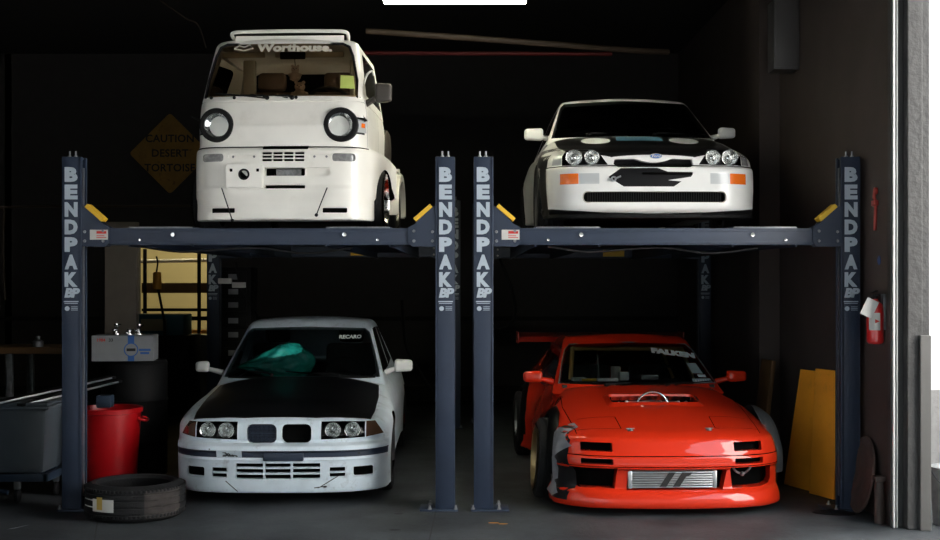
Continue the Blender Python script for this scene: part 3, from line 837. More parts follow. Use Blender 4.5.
    item('metal_case', 'green-grey flat case on the dashboard behind the red car windscreen', 'case', .13,1.80,.864,.15,.06,.05,'greylens',0)
    return root
# ================================================================ white cab-over mini truck (top left)
def build_van(Z0):
    root = thing('mini_truck', 'white cab-over mini truck with round headlamps, raised on the left lift', 'truck',
                 (-1.444, 9.35, Z0), math.radians(-2.5))
    Fz = pch([(.05,.035),(.085,.02),(.11,.015),(.2,.02),(.33,.0),(.36,.005),(.5,.0),(.60,.005),(.635,.022),(.65,.05),(.68,.045),(.80,.042),(.815,.045),(.98,.075),(1.0,.085),(1.04,.10),(1.3,.2)])
    def F(ax, z): return Fz(z) + .035*(ax/.6)**2 + .13*np.clip(ax/.645, 0, 1.2)**10
    Wz = pch([(.05,.675),(.12,.685),(.3,.69),(.5,.688),(.635,.675),(.67,.65),(.85,.65),(1.0,.635),(1.1,.61)])
    def W(y, z):
        fl = .125*np.exp(-((y-.60)/.44)**8)*np.clip((.66-z)/.10, 0, 1)**.6*np.clip((z-.26)/.05, 0, 1)
        return Wz(z) + fl
    def T(ax, y): return 1.05 + 0*y - .0*ax
    Rz = pch([(0,1.45),(.5,1.45),(1.2,1.45)])
    Bz = pch([(0,.096),(.40,.10),(.5,.14),(1.4,.20)])
    xs = [-.9+1.8*i/76 for i in range(77)]; ys = axis_pts(-.15, (.6,.035),(1.6,.05)); zs = axis_pts(0, (.72,.015),(1.3,.03))
    bm = make_body(F, Rz, W, T, Bz, xs, ys, zs, (.44,.32,1.2,.35,.8), (.05,.03,.012))
    bvh = bvh_of(bm)
    def rec(poly, d, wall=0, cap=1, **k): return recess(bm, knife(bm, poly, 'y', lim=(-1,.4), **k), (0,d,0), wall, cap)
    # shut gap and vents between face and bumper
    rec([(-.66,.640),(.66,.640),(.66,.649),(-.66,.649)], .03, 1, 1, nmin=.02)
    rec([(-.11,.625),(.23,.625),(.23,.652),(-.11,.652)], .05, 1, 1, nmin=.02)
    rec(rrect(-.58,-.41,.535,.595,.02,3), .025, 0, 2)
    rec(rrect(.41,.58,.535,.595,.02,3), .025, 0, 2)
    for r_ in range(3):
        for c_ in range(4):
            x0 = -.115+.0815*c_; rec([(x0,.605-.026*(r_+1)+.007),(x0+.075,.605-.026*(r_+1)+.007),(x0+.075,.605-.026*r_),(x0,.605-.026*r_)], .04)
    rec(rrect(-.37,-.15,.555,.585,.012,2), .008, 0, 0); rec(rrect(.24,.40,.555,.585,.012,2), .008, 0, 0)
    rec(rrect(-.10,.21,.425,.487,.01,2), .10); rec(rrect(.215,.40,.425,.487,.012,2), .03, 0, 0)
    rec([(-.10,.330),(.21,.330),(.21,.357),(-.10,.357)], .08)
    rec(rrect(-.51,-.325,.150,.187,.008,2), .03); rec(rrect(.335,.52,.150,.187,.008,2), .03)
    for z in (.32, .205):
        rec([(-.66,z-.0015),(.66,z-.0015),(.66,z+.0015),(-.66,z+.0015)], .004, 0, 0, nmin=.02)
    rec([(-.64,.9975),(.64,.9975),(.64,1.001),(-.64,1.001)], .01, 1, 1, nmin=.02)
    rec([(-.36,.813),(.36,.813),(.36,.8155),(-.36,.8155)], .003, 0, 0, nmin=.02)
    # wheel arches
    bm.normal_update(); bmesh.ops.delete(bm, geom=[f for f in bm.faces if f.normal.z < -.5 and abs(f.calc_center_median().x) > .42 and abs(f.calc_center_median().y-.62) < .25], context='FACES')
    for s in (1,-1):
        poly = [(.62+.268*math.cos(t), .25+.268*math.sin(t)) for t in [math.radians(-60+300*k/30) for k in range(31)]]
        recess(bm, knife(bm, poly, 'x', s, lim=(.3,9) if s > 0 else (-9,-.3), nmin=.5), (-s*.30,0,0), 1, 1)
        # door shut lines
        for p, q in (((.95,.55),(.95,1.04)), ((1.40,.35),(1.40,1.04)), ((.25,.66),(.25,1.02))):
            recess(bm, knife(bm, strip(p, q, .006), 'x', s, lim=(.3,9) if s > 0 else (-9,-.3)), (-s*.012,0,0), 1, 1)
    bmesh.ops.delete(bm, geom=knife(bm, [(-.54,.24),(.54,.24),(.54,1.38),(-.54,1.38)], 'z', 1, lim=(.9,2)), context='FACES')
    obj('body', bm, [M['van_white'], M['void'], M['greylens']], root, 36)
    # raised plate with a round hole on the bumper
    bm = B(); pl = rrect(-.385,-.105,.335,.512,.015,3)
    prism(bm, pl, -.022, .03, 'y', .006); ins = knife(bm, circ(-.245,.435,.040,20), 'y'); recess(bm, ins, (0,.03,0), 0, 1)
    for xx in (-.355,-.135-.02): recess(bm, knife(bm, [(xx-.0,.455),(xx+.024,.455),(xx+.024,.479),(xx,.479)], 'y'), (0,.02,0), 0, 1)
    obj('bumper_plate', bm, [M['van_white'], M['void']], root, 35)
    bm = B(); lathe(bm, [(.028,.0),(.040,-.004),(.043,.0),(.043,.02)], 'y', (-.245,-.022,.435), 24); obj('tow_ring', bm, M['black'], root, 50)
    # grey intercooler seen through the opening, licence bracket bolts
    bm = B(); box(bm, -.02,.17,.07,.10,.43,.485,.004); obj('radiator', bm, M['greylens'], root)
    for x in (-.335,-.175,.28,.37):
        bm = B(); lathe(bm, [(0,-.004),(.008,-.003),(.009,.0)], 'y', (x, float(F(abs(x),.57))+.004, .57), 10); obj('bolt', bm, M['galv'], root)
    # thin wires holding the lip
    for a, b in (((-.415,-.012,.335),(-.33,-.03,.09)), ((.38,-.012,.335),(.30,-.02,.13))):
        bm = B(); tube(bm, [a, ((a[0]+b[0])/2,-.02,(a[2]+b[2])/2), b], .0045, 6); sphere(bm, b, .014, n=8); obj('wire', bm, M['black'], root)
    # lamps and indicators
    for s in (-1, 1):
        round_lamp(root, s*.471, float(F(.471,.813))-.012, .813, .092, ring=.130)
        x0, x1 = sorted((s*.572, s*.650))
        flat_on(bvh, [(x0,.748),(x1,.748),(x1,.877),(x0,.877)], 'y', .004, .02, 'indicator_frame', M['black'], root)
        flat_on(bvh, [(x0+.006,.762),(x1-.006,.762),(x1-.006,.862),(x0+.006,.862)], 'y', .008, .02, 'indicator', M['clearlens'], root, label='clear indicator lens')
        xa, xb = sorted((s*.615, s*.650)); flat_on(bvh, [(xa,.80),(xb,.80),(xb,.835),(xa,.835)], 'y', .010, .02, 'indicator_bulb', M['amber'], root, label='orange bulb spot')
    # greenhouse
    def wy(z): return .085 + (z-1.035)/(1.475-1.035)*.21
    def fG(x, y, z):
        ax = np.abs(x)
        a = wy(z) + .05*(ax/.6)**2 + .07*np.clip(ax/.6,0,1.2)**10 - y
        s = smax(a, y-1.45, .08)
        s = smax(s, ax - (.635-(z-1.03)*.17), .06)
        return smax(s, z - (1.545 - .03*(ax/.55)**2 - .035*np.clip((.5-y)/.3,0,1)), .06)
    gx = [-.75+1.5*i/56 for i in range(57)]; gy = axis_pts(-.05, (.6,.03),(1.6,.06)); gz = axis_pts(1.0, (1.7,.025))
    gm = shell(fG, gx, gy, gz, (.42,.45,1.2,1.0,1.3)); gv = bvh_of(gm)
    wso = [(-.585,1.035),(.585,1.035),(.572,1.17),(.53,1.37),(.50,1.445),(.45,1.468),(-.45,1.468),(-.50,1.445),(-.53,1.37),(-.572,1.17)]
    wb = split_off(gm, knife(gm, wso, 'y', -1, lim=(-.1,.6)))
    for s in (-1, 1):
        obj('side_window', split_off(gm, knife(gm, [(.34,1.07),(1.30,1.07),(1.30,1.43),(.55,1.43)], 'x', s)), M['glass'], root, 60)
    obj('rear_window', split_off(gm, knife(gm, rrect(-.48,.48,1.1,1.42,.04), 'y', 1, lim=(1,2))), M['darkglass'], root, 60)
    inner(gm, .025); obj('roof', gm, [M['van_white']], root, 38)
    obj('windscreen', wb, M['warm_lit_glass'], root, 60)
    bm = B(); pts = []
    for (a, b) in wso+[wso[0]]:
        pts.append(front_pt(gv,a,b,-.004))
    tube(bm, pts, .011, 6); obj('windscreen_seal', bm, M['black'], root, 50)
    bt = text_on(gv, 'Worthouse.', .085, 1.432, 'y', .088, 'windscreen_banner', 'cream_print', root, off=.005, bold=.0045, sx=1.32, label='pale outlined lettering across windscreen top')
    bm = B(); tube(bm, [(-.30,0,0),(-.26,0,.025),(-.22,0,.01),(-.18,0,.03),(-.15,0,0),(-.22,0,-.02),(-.30,0,0)], .006, 6)
    for v in bm.verts: v.co.x -= .09; v.co.z += 1.432; v.co.y = v.co.y*.2
    hug(bm, gv, 'y', .006); obj('banner_logo', bm, M['cream_print'], root)
    flat_on(gv, [(.455,1.10),(.56,1.10),(.545,1.205),(.450,1.205)], 'y', .004, .05, 'sticker', M['lime'], root, label='yellow-green square sticker')
    # roof bar and visor
    bm = B(); tube(bm, smooth_pts([(-.40,.50,1.49),(-.42,.36,1.54),(-.395,.32,1.562),(-.26,.31,1.566),(.04,.305,1.568),(.34,.31,1.566),(.46,.32,1.562),(.485,.36,1.54),(.465,.50,1.49)],5), .0145, 10)
    obj('roof_bar', bm, M['van_white'], root, 50)
    bm = B(); box(bm, -.39,.455,.335,.345,1.49,1.538,.003); obj('roof_rail', bm, M['van_white'], root)
    wiper(root, (-.09,.07,1.02), (-.30,.10,1.045), .40); wiper(root, (.10,.07,1.02), (-.08,.10,1.04), .3)
    for x in (-.515,-.34,.13):
        bm = B(); sphere(bm, (x,.075,1.022), .013, n=8); obj('washer_jet', bm, M['black'], root)
    # mirrors
    mirror(root, .775,.24,1.075,.125,.155,.08,1,'dark_mirror',(.63,.30,1.0),'dark grey door mirror')
    bm = B(); tube(bm, smooth_pts([(.60,.34,1.12),(.64,.26,1.21),(.68,.26,1.245),(.70,.26,1.21)]), .008, 6); obj('mirror_arm', bm, M['van_white'], root)
    # cab interior
    bm = B(); box(bm, -.56,.56,.28,1.40,.5,.54); box(bm, -.60,-.56,.2,1.4,.5,1.04); box(bm, .56,.60,.2,1.4,.5,1.04)
    box(bm, -.55,.55,.20,.48,.80,1.03,.04); obj('dashboard', bm, M['cabin'], root)
    bm = B(); box(bm, -.52,.52,1.36,1.40,.95,1.10,.01); box(bm, -.52,-.18,.42,.45,1.385,1.43,.01); box(bm, -.10,.44,.42,.45,1.385,1.43,.01); box(bm, .42,.46,.9,.96,1.0,1.45,.01); box(bm,-.46,-.36,.9,.96,1.0,1.45,.01)
    obj('sun_visor', bm, M['cream'], root, label='cream sun visors and pillar trim')
    seat_part(root, -.28,1.0,.62,.46,.52); seat_part(root, .28,1.0,.62,.46,.52); steering(root,.30,.62,1.05,.17,.9)
    for s in (-1, 1): wheel(root, s*.645,.62,.262,.18,.20, s, 'five', 'rim', poke=1.25)
    for s in (-1, 1): wheel(root, s*.575,2.25,.262,.20,.185, s, 'five', 'rim')
    bm = B(); box(bm, -.50,.50,.35,3.0,.20,.34,.02); obj('chassis', bm, M['hull'], root)
    # load bed
    bm = B(); box(bm, -.62,.62,1.52,3.05,.46,.50,.01); box(bm,-.62,-.59,1.52,3.05,.5,.70,.008); box(bm,.59,.62,1.52,3.05,.5,.70,.008); box(bm,-.62,.62,3.02,3.05,.5,.74,.008); box(bm,-.63,.63,1.52,1.55,.5,.80,.008)
    obj('load_bed', bm, M['van_white'], root)
    for s in (-1, 1):
        bm = B(); poly = [(2.25+.37*math.cos(t), .26+.37*math.sin(t)) for t in [math.radians(-5+190*k/20) for k in range(21)]]+[(2.25+.285*math.cos(t), .26+.285*math.sin(t)) for t in [math.radians(185-190*k/20) for k in range(21)]]
        prism(bm, poly, min(s*.50,s*.72), max(s*.50,s*.72), 'x', .012); obj('overfender', bm, M['van_white'], root, 35)
    bm = B(); lathe(bm, [(0,-.09),(.15,-.09),(.185,-.07),(.20,0),(.185,.07),(.15,.09),(0,.09)], 'x', (.56,1.80,.79), 28); obj('rolled_cover', bm, M['dark_mirror'], root, 40, 'dark grey round drum on bed')
    # plush toys on the dash
    def toy(lab, x, y, z, r, sx=1):
        bm = B(); sphere(bm, (0,0,r*.8), r, 1,1,.9, 14); sphere(bm, (0,0,r*2.0), r*.72, 1,.9,.9, 14)
        for q in (-1, 1):
            sphere(bm, (q*r*.5,0,r*2.6), r*.24, n=8); sphere(bm, (q*r*.9,-r*.3,r*1.0), r*.3, n=8); sphere(bm, (q*r*.55,-r*.8,r*.3), r*.32, n=8)
        o = obj('plush_toy', bm, M['shirt_toy'], None, 60); c, s_ = math.cos(math.radians(-2.5)), math.sin(math.radians(-2.5))
        o.location = (-1.444+x*c-y*s_, 9.35+x*s_+y*c, Z0+z); tag(o, lab, 'plush toy')
        bm = B(); sphere(bm, (-r*.25,-r*.62,r*2.1), r*.09, n=8); sphere(bm, (r*.25,-r*.62,r*2.1), r*.09, n=8); sphere(bm, (0,-r*.68,r*1.9), r*.08, n=8); obj('face', bm, M['black'], o)
    toy('pale plush toy sitting low on the mini truck dashboard behind windscreen centre', .10,.40,1.035,.058)
    toy('pale plush toy hanging higher, above the one on the mini truck dashboard', .06,.42,1.20,.045)
    bm = B(); tube(bm, [(.06,.42,1.32),(.05,.40,1.50)], .003, 6); box(bm, -.05,.15,.36,.38,1.36,1.42,.01); obj('rear_view_mirror', bm, M['black'], root)
    return root
# ================================================================ white rally hatchback (top right)
def build_hatch(Z0):
    root = thing('hatchback_car', 'white rally hatchback with black bonnet and twin round lamps, raised on right lift', 'car', (1.447, 9.75, Z0), math.radians(.3))
    Fz = pch([(.06,.06),(.11,.03),(.155,.03),(.168,.05),(.178,.03),(.20,.008),(.24,.0),(.34,.005),(.45,.012),(.525,.03),(.542,.07),(.56,.10),(.62,.115),(.66,.15),(.70,.26),(.78,.7),(1.2,1.5)])
    def F(ax, z): return Fz(z) + .07*(ax/.8)**2 + .20*np.clip(ax/.845, 0, 1.2)**8
    Wy = pch([(0,.825),(.35,.835),(.8,.845),(1.4,.825),(2.6,.83),(3.3,.85),(4.2,.79)])
    Wz = pch([(.06,-.01),(.14,0),(.22,-.012),(.4,.0),(.54,-.005),(.66,-.03),(.78,-.07),(.9,-.12),(1.0,-.2)])
    def W(y, z): return Wy(y) + Wz(z) + flare(y,.86,.38,.045) + flare(y,3.4,.42,.045)
    Ty = pch([(0,.64),(.15,.672),(.4,.735),(.8,.82),(1.15,.895),(1.4,.915),(2.4,.92),(3.6,.95),(4.2,.90)])
    def T(ax, y): return Ty(y) - .015*np.clip(ax/.8,0,1.2)**2 - .085*np.clip(ax/.82, 0, 1.3)**6
    Rz = pch([(.1,4.0),(.3,4.18),(.6,4.2),(.9,4.1)])
    Bz = pch([(0,.128),(.4,.13),(.6,.2),(3.5,.2),(4.4,.24)])
    xs = [-.98+1.96*i/78 for i in range(79)]
    ys = axis_pts(-.15, (.5,.035),(1.5,.03),(4.5,.12)); zs = axis_pts(0, (.70,.016),(1.2,.03))
    bm = make_body(F, Rz, W, T, Bz, xs, ys, zs, (.60,.45,3.75,.32,.45), (.05,.05,.015))
    bvh = bvh_of(bm)
    # black splitter: the lowest band
    for f in bm.faces:
        pass
    sp = knife(bm, [(-.93,.0),(.93,.0),(.93,.225),(.70,.195),(.4,.175),(0,.168),(-.4,.175),(-.70,.195),(-.93,.225)], 'y', lim=(-1,.55), nmin=-.9)
    obj('front_splitter', split_off(bm, sp), M['black'], root, 40, 'black front splitter')
    def rec(poly, d, wall=0, cap=1, **k): return recess(bm, knife(bm, poly, 'y', lim=(-1,.6), **k), (0,d,0), wall, cap)
    rec([(-.95,.541),(.95,.541),(.95,.549),(-.95,.549)], .03, 1, 1)
    for s in (-1, 1):
        h = [(.36,.556),(.715,.553),(.712,.63),(.67,.688),(.45,.690)]; h = h if s > 0 else mirx(h)
        rec(h, .05, 1, 1)
        o = [(.722,.556),(.79,.560),(.775,.63),(.712,.655)]; o = o if s > 0 else mirx(o)
        obj('side_marker', split_off(bm, knife(bm, o, 'y', lim=(-1,.8))), M['clearlens'] if s < 0 else M['greylens'], root, 50)
        xa, xb = sorted((s*.595,s*.735)); obj('indicator', split_off(bm, knife(bm, [(xa,.398),(xb,.398),(xb,.482),(xa,.482)], 'y', lim=(-1,.6))), M['amber'], root, 50, 'orange indicator')
        xa, xb = sorted((s*.435,s*.592)); obj('fog_lamp', split_off(bm, knife(bm, [(xa,.398),(xb,.398),(xb,.482),(xa,.482)], 'y', lim=(-1,.6))), M['clearlens'], root, 50, 'white ribbed lamp')
    g = [(-.285,.530),(.285,.530),(.315,.560),(.305,.598),(.15,.602),(.09,.583),(.03,.571),(-.03,.571),(-.09,.583),(-.15,.602),(-.305,.598),(-.315,.560)]
    rec(g, .07)
    lg = rrect(-.56,.56,.252,.338,.036,4)
    rec(lg, .06)
    plate = [(-.265,.522),(-.365,.450),(-.245,.375),(.145,.375),(.205,.415),(.10,.425),(.28,.452),(.295,.47),(.285,.490),(.10,.492),(.02,.522)]
    obj('bumper_graphic', split_off(bm, knife(bm, plate, 'y', lim=(-1,.4))), M['black_paint'], root, 40, 'black painted patch on bumper')
    # bonnet panel, black with round spots and a blue patch
    hood = [(-.33,.125),(.33,.125),(.52,.165),(.67,.27),(.71,.6),(.71,1.15),(.4,1.26),(-.4,1.26),(-.71,1.15),(-.71,.6),(-.67,.27),(-.52,.165)]
    hb = split_off(bm, knife(bm, hood, 'z', 1))
    for s in (-1, 1):
        obj('bonnet_spot', split_off(hb, knife(hb, circ(s*.375,.88,.125,24,.13), 'z', 1)), M['decal_white'], root, 50, 'white round spot on bonnet')
    obj('bonnet_patch', split_off(hb, knife(hb, [(-.20,.86),(.20,.86),(.17,1.2),(-.17,1.2)], 'z', 1)), M['decal_blue'], root, 50, 'pale blue patch on bonnet')
    inner(hb, .012); obj('bonnet', hb, M['black_paint'], root, 38, 'black bonnet')
    bmesh.ops.delete(bm, geom=knife(bm, [(-.58,1.32),(.58,1.32),(.60,2.4),(.56,3.5),(-.56,3.5),(-.60,2.4)], 'z', 1), context='FACES')
    carve_arches(bm, [(.86,.31),(3.4,.31)], .345, .83)
    obj('body', bm, [M['white'], M['void']], root, 38)
    # grille bars
    bm = B(); slats(bm, -.30,.30,.53,.60,.20, nz=6, t=.004); slats(bm, -.30,.30,.53,.60,.205, nx=9, t=.003); obj('upper_grille', bm, M['black'], root, 0)
    bm = B(); slats(bm, -.53,.53,.255,.335,.055, nx=56, t=.006, d=.01); obj('lower_grille', bm, M['black'], root, 0)
    bm = B(); pts = []
    for a, b in lg+[lg[0]]:
        pts.append(front_pt(bvh,a,b))
    tube(bm, pts, .004, 6); obj('grille_trim', bm, M['cream'], root, 50)
    # side black livery + plate-ish slot
    bm = B(); box(bm, -.10,.29,-.006,.02,.470,.486,.004); obj('tow_slot', bm, M['void'], root)
    tube_b = B(); lathe(tube_b, [(.010,-.012),(.022,-.012),(.022,.004),(.010,.004)], 'y', (-.325,.01,.435), 16, closed=True); tube(tube_b, [(-.305,-.004,.44),(-.27,-.004,.455)], .007, 6); obj('tow_eye', tube_b, M['galv'], root)
    # lamps
    for s in (-1, 1):
        for x, r in ((.480,.056),(.620,.062)):
            y = float(F(x,.615)); round_lamp(root, s*x, y+.004, .617, r, depth=.04)
        hh = [(.36,.556),(.715,.553),(.712,.63),(.67,.688),(.45,.690)]; hh = hh if s > 0 else mirx(hh)
    # oval badge
    bm = B(); prism(bm, circ(.02,.622,.050,28,.021), -.004,.004,'y',.0015); y = float(F(.02,.622)); o = obj('badge', bm, M['label_white'], root, 40); o.location.y = y-.006
    bm = B(); prism(bm, circ(.02,.622,.045,28,.017), -.002,.001,'y'); b2 = obj('badge_field', bm, M['print_blue'], o, 0); b2.location.y = -.004
    bm = text_bm('Ford', .030, .0006, .0008, Matrix.Translation((.02,-.0075,.622)), 1., .25, 'CENTER', 1.2); obj('badge_lettering', bm, M['label_white'], o, 0)
    # doors etc: black lower side livery
    for s in (-1, 1):
        st = 3. if s > 0 else -3.
        flat_on(bvh, [(.25,.16),(.50,.16),(.50,.40),(.56,.56),(.66,.66),(.86,.70),(1.1,.66),(1.5,.60),(1.5,.74),(.5,.74),(.36,.60),(.30,.40)], 'x', .003, .05, 'side_stripe', M['black_paint'], root, start=st) if s < 0 else None
    # greenhouse
    def fG(x, y, z):
        ax = np.abs(x)
        a = 1.20 + (z-.89)/(1.28-.89)*.62 + .16*(ax/.7)**2 - y
        s = smax(a, (y - (4.0 - (z-.9)*1.5)), .12)
        s = smax(s, ax - (.745 - (z-.89)*.38), .05)
        return smax(s, z - (1.328 + .035*np.sin(np.clip((y-1.7)/1.9,0,1)*PI) - .03*(ax/.6)**2), .045)
    gx = [-.85+1.7*i/50 for i in range(51)]; gy = axis_pts(1.0, (2.4,.045),(4.3,.1)); gz = axis_pts(.84, (1.6,.03))
    gm = shell(fG, gx, gy, gz, (.42,1.9,3.1,.84,1.1)); gv = bvh_of(gm)
    wso = [(-.715,.905),(.715,.905),(.65,1.09),(.597,1.245),(.56,1.285),(0,1.305),(-.56,1.285),(-.597,1.245),(-.65,1.09)]
    wb = split_off(gm, knife(gm, wso, 'y', -1, lim=(1.0,2.5)))
    for s in (-1, 1):
        for p_ in ([(1.58,.93),(2.6,.93),(2.6,1.26),(2.0,1.26)], [(2.68,.93),(3.5,.95),(3.15,1.25),(2.68,1.26)]):
            obj('side_window', split_off(gm, knife(gm, p_, 'x', s)), M['darkglass'], root, 60)
    obj('rear_window', split_off(gm, knife(gm, rrect(-.52,.52,.98,1.26,.05), 'y', 1, lim=(2.7,5))), M['darkglass'], root, 60)
    inner(gm, .03); obj('roof', gm, [M['white']], root, 38)
    obj('windscreen', wb, M['darkglass'], root, 60)
    bm = B(); box(bm, -.66,.66,1.4,3.3,.30,.34); box(bm,-.70,-.66,1.4,3.3,.3,.88); box(bm,.66,.70,1.4,3.3,.3,.88); box(bm,-.64,.64,1.42,1.8,.6,.88,.05); obj('dashboard', bm, M['cabin'], root)
    seat_part(root,-.36,2.3,.42,m='seat_black'); seat_part(root,.36,2.3,.42,m='seat_black'); steering(root,-.36,1.95,.86,.18,.4)
    mirror(root, -.865,1.52,.955,.17,.115,.10,-1,'white',(-.72,1.56,.92)); mirror(root, .87,1.50,.965,.155,.105,.10,1,'white',(.72,1.56,.92))
    for s in (-1, 1):
        wheel(root, s*.775,.86,.315,.215,.225,s,'dish','dark_rim'); wheel(root, s*.775,3.4,.315,.215,.225,s,'dish','dark_rim')
    bm = B(); box(bm, -.6,.6,.5,3.9,.20,.42,.02); obj('chassis', bm, M['hull'], root)
    # high rear wing of the hatch
    bm = B(); box(bm,-.62,.62,3.72,3.98,1.20,1.225,.01); box(bm,-.60,-.57,3.6,3.9,.95,1.22,.008); box(bm,.57,.60,3.6,3.9,.95,1.22,.008); obj('rear_wing', bm, M['white'], root)
    wiper(root,(-.40,1.26,.925),(-.10,1.36,.94),.42); wiper(root,(.18,1.25,.925),(.48,1.36,.94),.42)
    return root
# ================================================================ lifts
def build_post(root, x, y, xs_, front, lettered=True):
    """xs_: +1 when the open side looks to +x (left hand posts)"""
    bm = B(); w = .130; d = .15; hh = 2.68; t = .012
    box(bm, -w/2, w/2, -d/2, -d/2+t, 0, hh, .003); box(bm, -w/2*xs_-t/2, -w/2*xs_+t/2, -d/2, d/2, 0, hh, .003)
    box(bm, -w/2, w/2, d/2-t, d/2, 0, hh, .003)
    box(bm, w/2*xs_-.012, w/2*xs_+.012, -d/2, -d/2+.035, 0, hh, .003); box(bm, w/2*xs_-.012, w/2*xs_+.012, d/2-.035, d/2, 0, hh, .003)
    box(bm, -w/2+.004, w/2-.004, -d/2+.004, d/2-.004, hh-.012, hh, .002)
    o = obj('post', bm, M['post'], root, 30); o.location = (x, y, 0)
    if not front: o.rotation_euler = (0,0,0)
    bm = B(); box(bm, -w/2-.03, w/2+.13, -d/2-.045, d/2+.05, 0, .014, .003)
    if xs_ < 0: bmesh.ops.transform(bm, matrix=Matrix.Scale(-1,4,Vector((1,0,0))), verts=bm.verts); bmesh.ops.reverse_faces(bm, faces=bm.faces)
    obj('base_plate', bm, M['post'], o, 30)
    for px, py in ((-.078,-.10),(.12,-.10),(.12,.10)):
        bm = B(); lathe(bm, [(0,.034),(.008,.034),(.009,.014),(.016,.013),(.016,.0)], 'z', (px*xs_,py,.012), 8); obj('anchor_bolt', bm, M['galv'], o, 20)
    for px in (-.025,.02):
        bm = B(); lathe(bm, [(0,.045),(.007,.045),(.007,.012),(.013,.012),(.013,.0),(0,0)], 'z', (px,-.03,hh), 8); obj('top_bolt', bm, M['galv'], o, 20)
    bm = B(); box(bm, w/2*xs_-.02 if xs_>0 else w/2*xs_-.008, w/2*xs_+.008 if xs_>0 else w/2*xs_+.02, -.02,.02,.1,2.6); 
    obj('lock_ladder', bm, M['galv'], o)
    if lettered:
        bm = B(); z = hh-.135
        for ch in 'BENDPAK':
            join(bm, glyph(ch, .098, .112, Matrix.Translation((0,-d/2-.002,z)), .010)); z -= .1325
        obj('lettering', bm, M['letter'], o, 0)
        bm = B(); zz = hh-1.035
        join(bm, text_bm('BP', .092, .005, .001, Matrix.Translation((0,-d/2-.002,zz)), .9, .2, 'CENTER', 1.1))
        box(bm, -.055,.055,-d/2-.002,-d/2,zz-.066,zz-.058); box(bm, -.05,.05,-d/2-.002,-d/2,zz-.078,zz-.073)
        obj('logo', bm, M['letter'], o, 0)
        bm = B(); prism(bm, circ(-.03,zz-.115,.018,14), -d/2-.002,-d/2,'y')
        for k in range(3): box(bm, .0,.05,-d/2-.002,-d/2,zz-.104-.012*k,zz-.100-.012*k)
        obj('small_print', bm, M['letter'], o, 0)
    return o
def build_lift(label, xL, xR, yF, yR, zt):
    root = thing('four_post_lift', label, 'car lift', ((xL+xR)/2, yF, 0)); cx = (xL+xR)/2
    for x, s in ((xL-cx, 1), (xR-cx, -1)):
        build_post(root, x, 0, s, True); build_post(root, x, yR-yF, s, False)
    h0, h1 = zt-.128, zt
    for i, y in enumerate((0, yR-yF)):
        bm = B(); a, b = xL-cx+.13, xR-cx-.13
        box(bm, a, b, y-.055, y+.055, h0, h1, .006); box(bm, a+.02, b-.02, y-.059, y-.054, h0+.012, h0+.03, .001); box(bm, a+.02, b-.02, y-.059,y-.054,h1-.028,h1-.012,.001)
        o = obj('cross_tube', bm, M['post'], root, 30)
        for s, xx in ((1, xL-cx), (-1, xR-cx)):
            bm = B(); poly = [(.072,h0-.01),(.255,h0-.01),(.285,h0+.02),(.285,h1+.005),(.235,h1+.03),(.10,h1+.165),(.072,h1+.165)]
            poly = [(xx+s*p, q) for p, q in poly]; poly = poly if s > 0 else poly[::-1]
            prism(bm, poly, y-.066, y-.056, 'y', .001); prism(bm, poly, y+.056, y+.066, 'y', .001)
            br = obj('corner_bracket', bm, M['post'], o, 30)
            bm = B(); p0, p1 = Vector((xx+s*.098, 0, h1+.160)), Vector((xx+s*.225, 0, h1+.05)); dv = (p1-p0).normalized(); nn = Vector((-dv.z,0,dv.x)); nn = nn if nn.z > 0 else -nn
            q = [p0, p1, p1+nn*.032, p0+nn*.032]; qq = [(v.x, v.z) for v in q]
            prism(bm, qq, y-.072, y+.05, 'y', .003); obj('latch_guard', bm, M['yellow'], br, 30, 'yellow latch guard')
            for bx, bz in ((.10,h0+.03),(.10,h0+.10),(.24,h0+.03),(.24,h0+.105)):
                bm = B(); lathe(bm, [(0,-.012),(.010,-.012),(.012,0)], 'y', (xx+s*bx, y-.066, bz), 8); obj('bolt', bm, M['galv'], br, 20)
    bm = B(); xo = .14 if xL > 0 else .20; box(bm, xo, xo+.26, yR-yF-.066, yR-yF-.058, h0+.02, h0+.10, .001); obj('rear_sticker', bm, M['yellow'], root, 0, 'orange sticker on the rear cross tube')
    # warning sticker on the left bracket
    bm = B(); x0 = xL-cx+.14; box(bm, x0, x0+.135, -.0695, -.066, h0+.04, h0+.115); st = obj('warning_sticker', bm, M['label_white'], root, 0, 'white sticker with red print')
    bm = B(); box(bm, x0+.05, x0+.125, -.0705,-.0693,h0+.085,h0+.105); box(bm, x0+.05,x0+.125,-.0705,-.0693,h0+.052,h0+.058); box(bm, x0+.05,x0+.11,-.0705,-.0693,h0+.066,h0+.072); obj('print', bm, M['label_red'], st, 0)
    # runways
    for s, nm in ((-1,'left'), (1,'right')):
        bm = B(); xc = s*.75; L0, L1 = -.02, yR-yF+.06
        box(bm, xc-.25, xc+.25, L0, L1, zt-.075, zt-.040, .004); box(bm, xc-.25, xc-.235, L0, L1, zt-.14, zt+.012, .002); box(bm, xc+.235, xc+.25, L0, L1, zt-.14, zt+.012, .002)
        o = obj('runway', bm, M['post'], root, 30)
        bm = B(); box(bm, xc-.24, xc+.24, L0-.03, L0+.0, zt-.045, zt+.012, .004); obj('wheel_stop', bm, M['galv'], o, 30)
        bm = B(); lathe(bm, [(0,-.016),(.016,-.014),(.020,-.0)], 'y', (xc-s*.1,-.058,zt-.05), 12); obj('roller_cap', bm, M['chrome'], o, 30); bm = B(); lathe(bm, [(0,-.012),(.010,-.010),(.012,-.0)], 'y', (xc+s*.5*.3,-.058,zt-.09), 12)
        obj('roller_cap', bm, M['chrome'], o, 30)
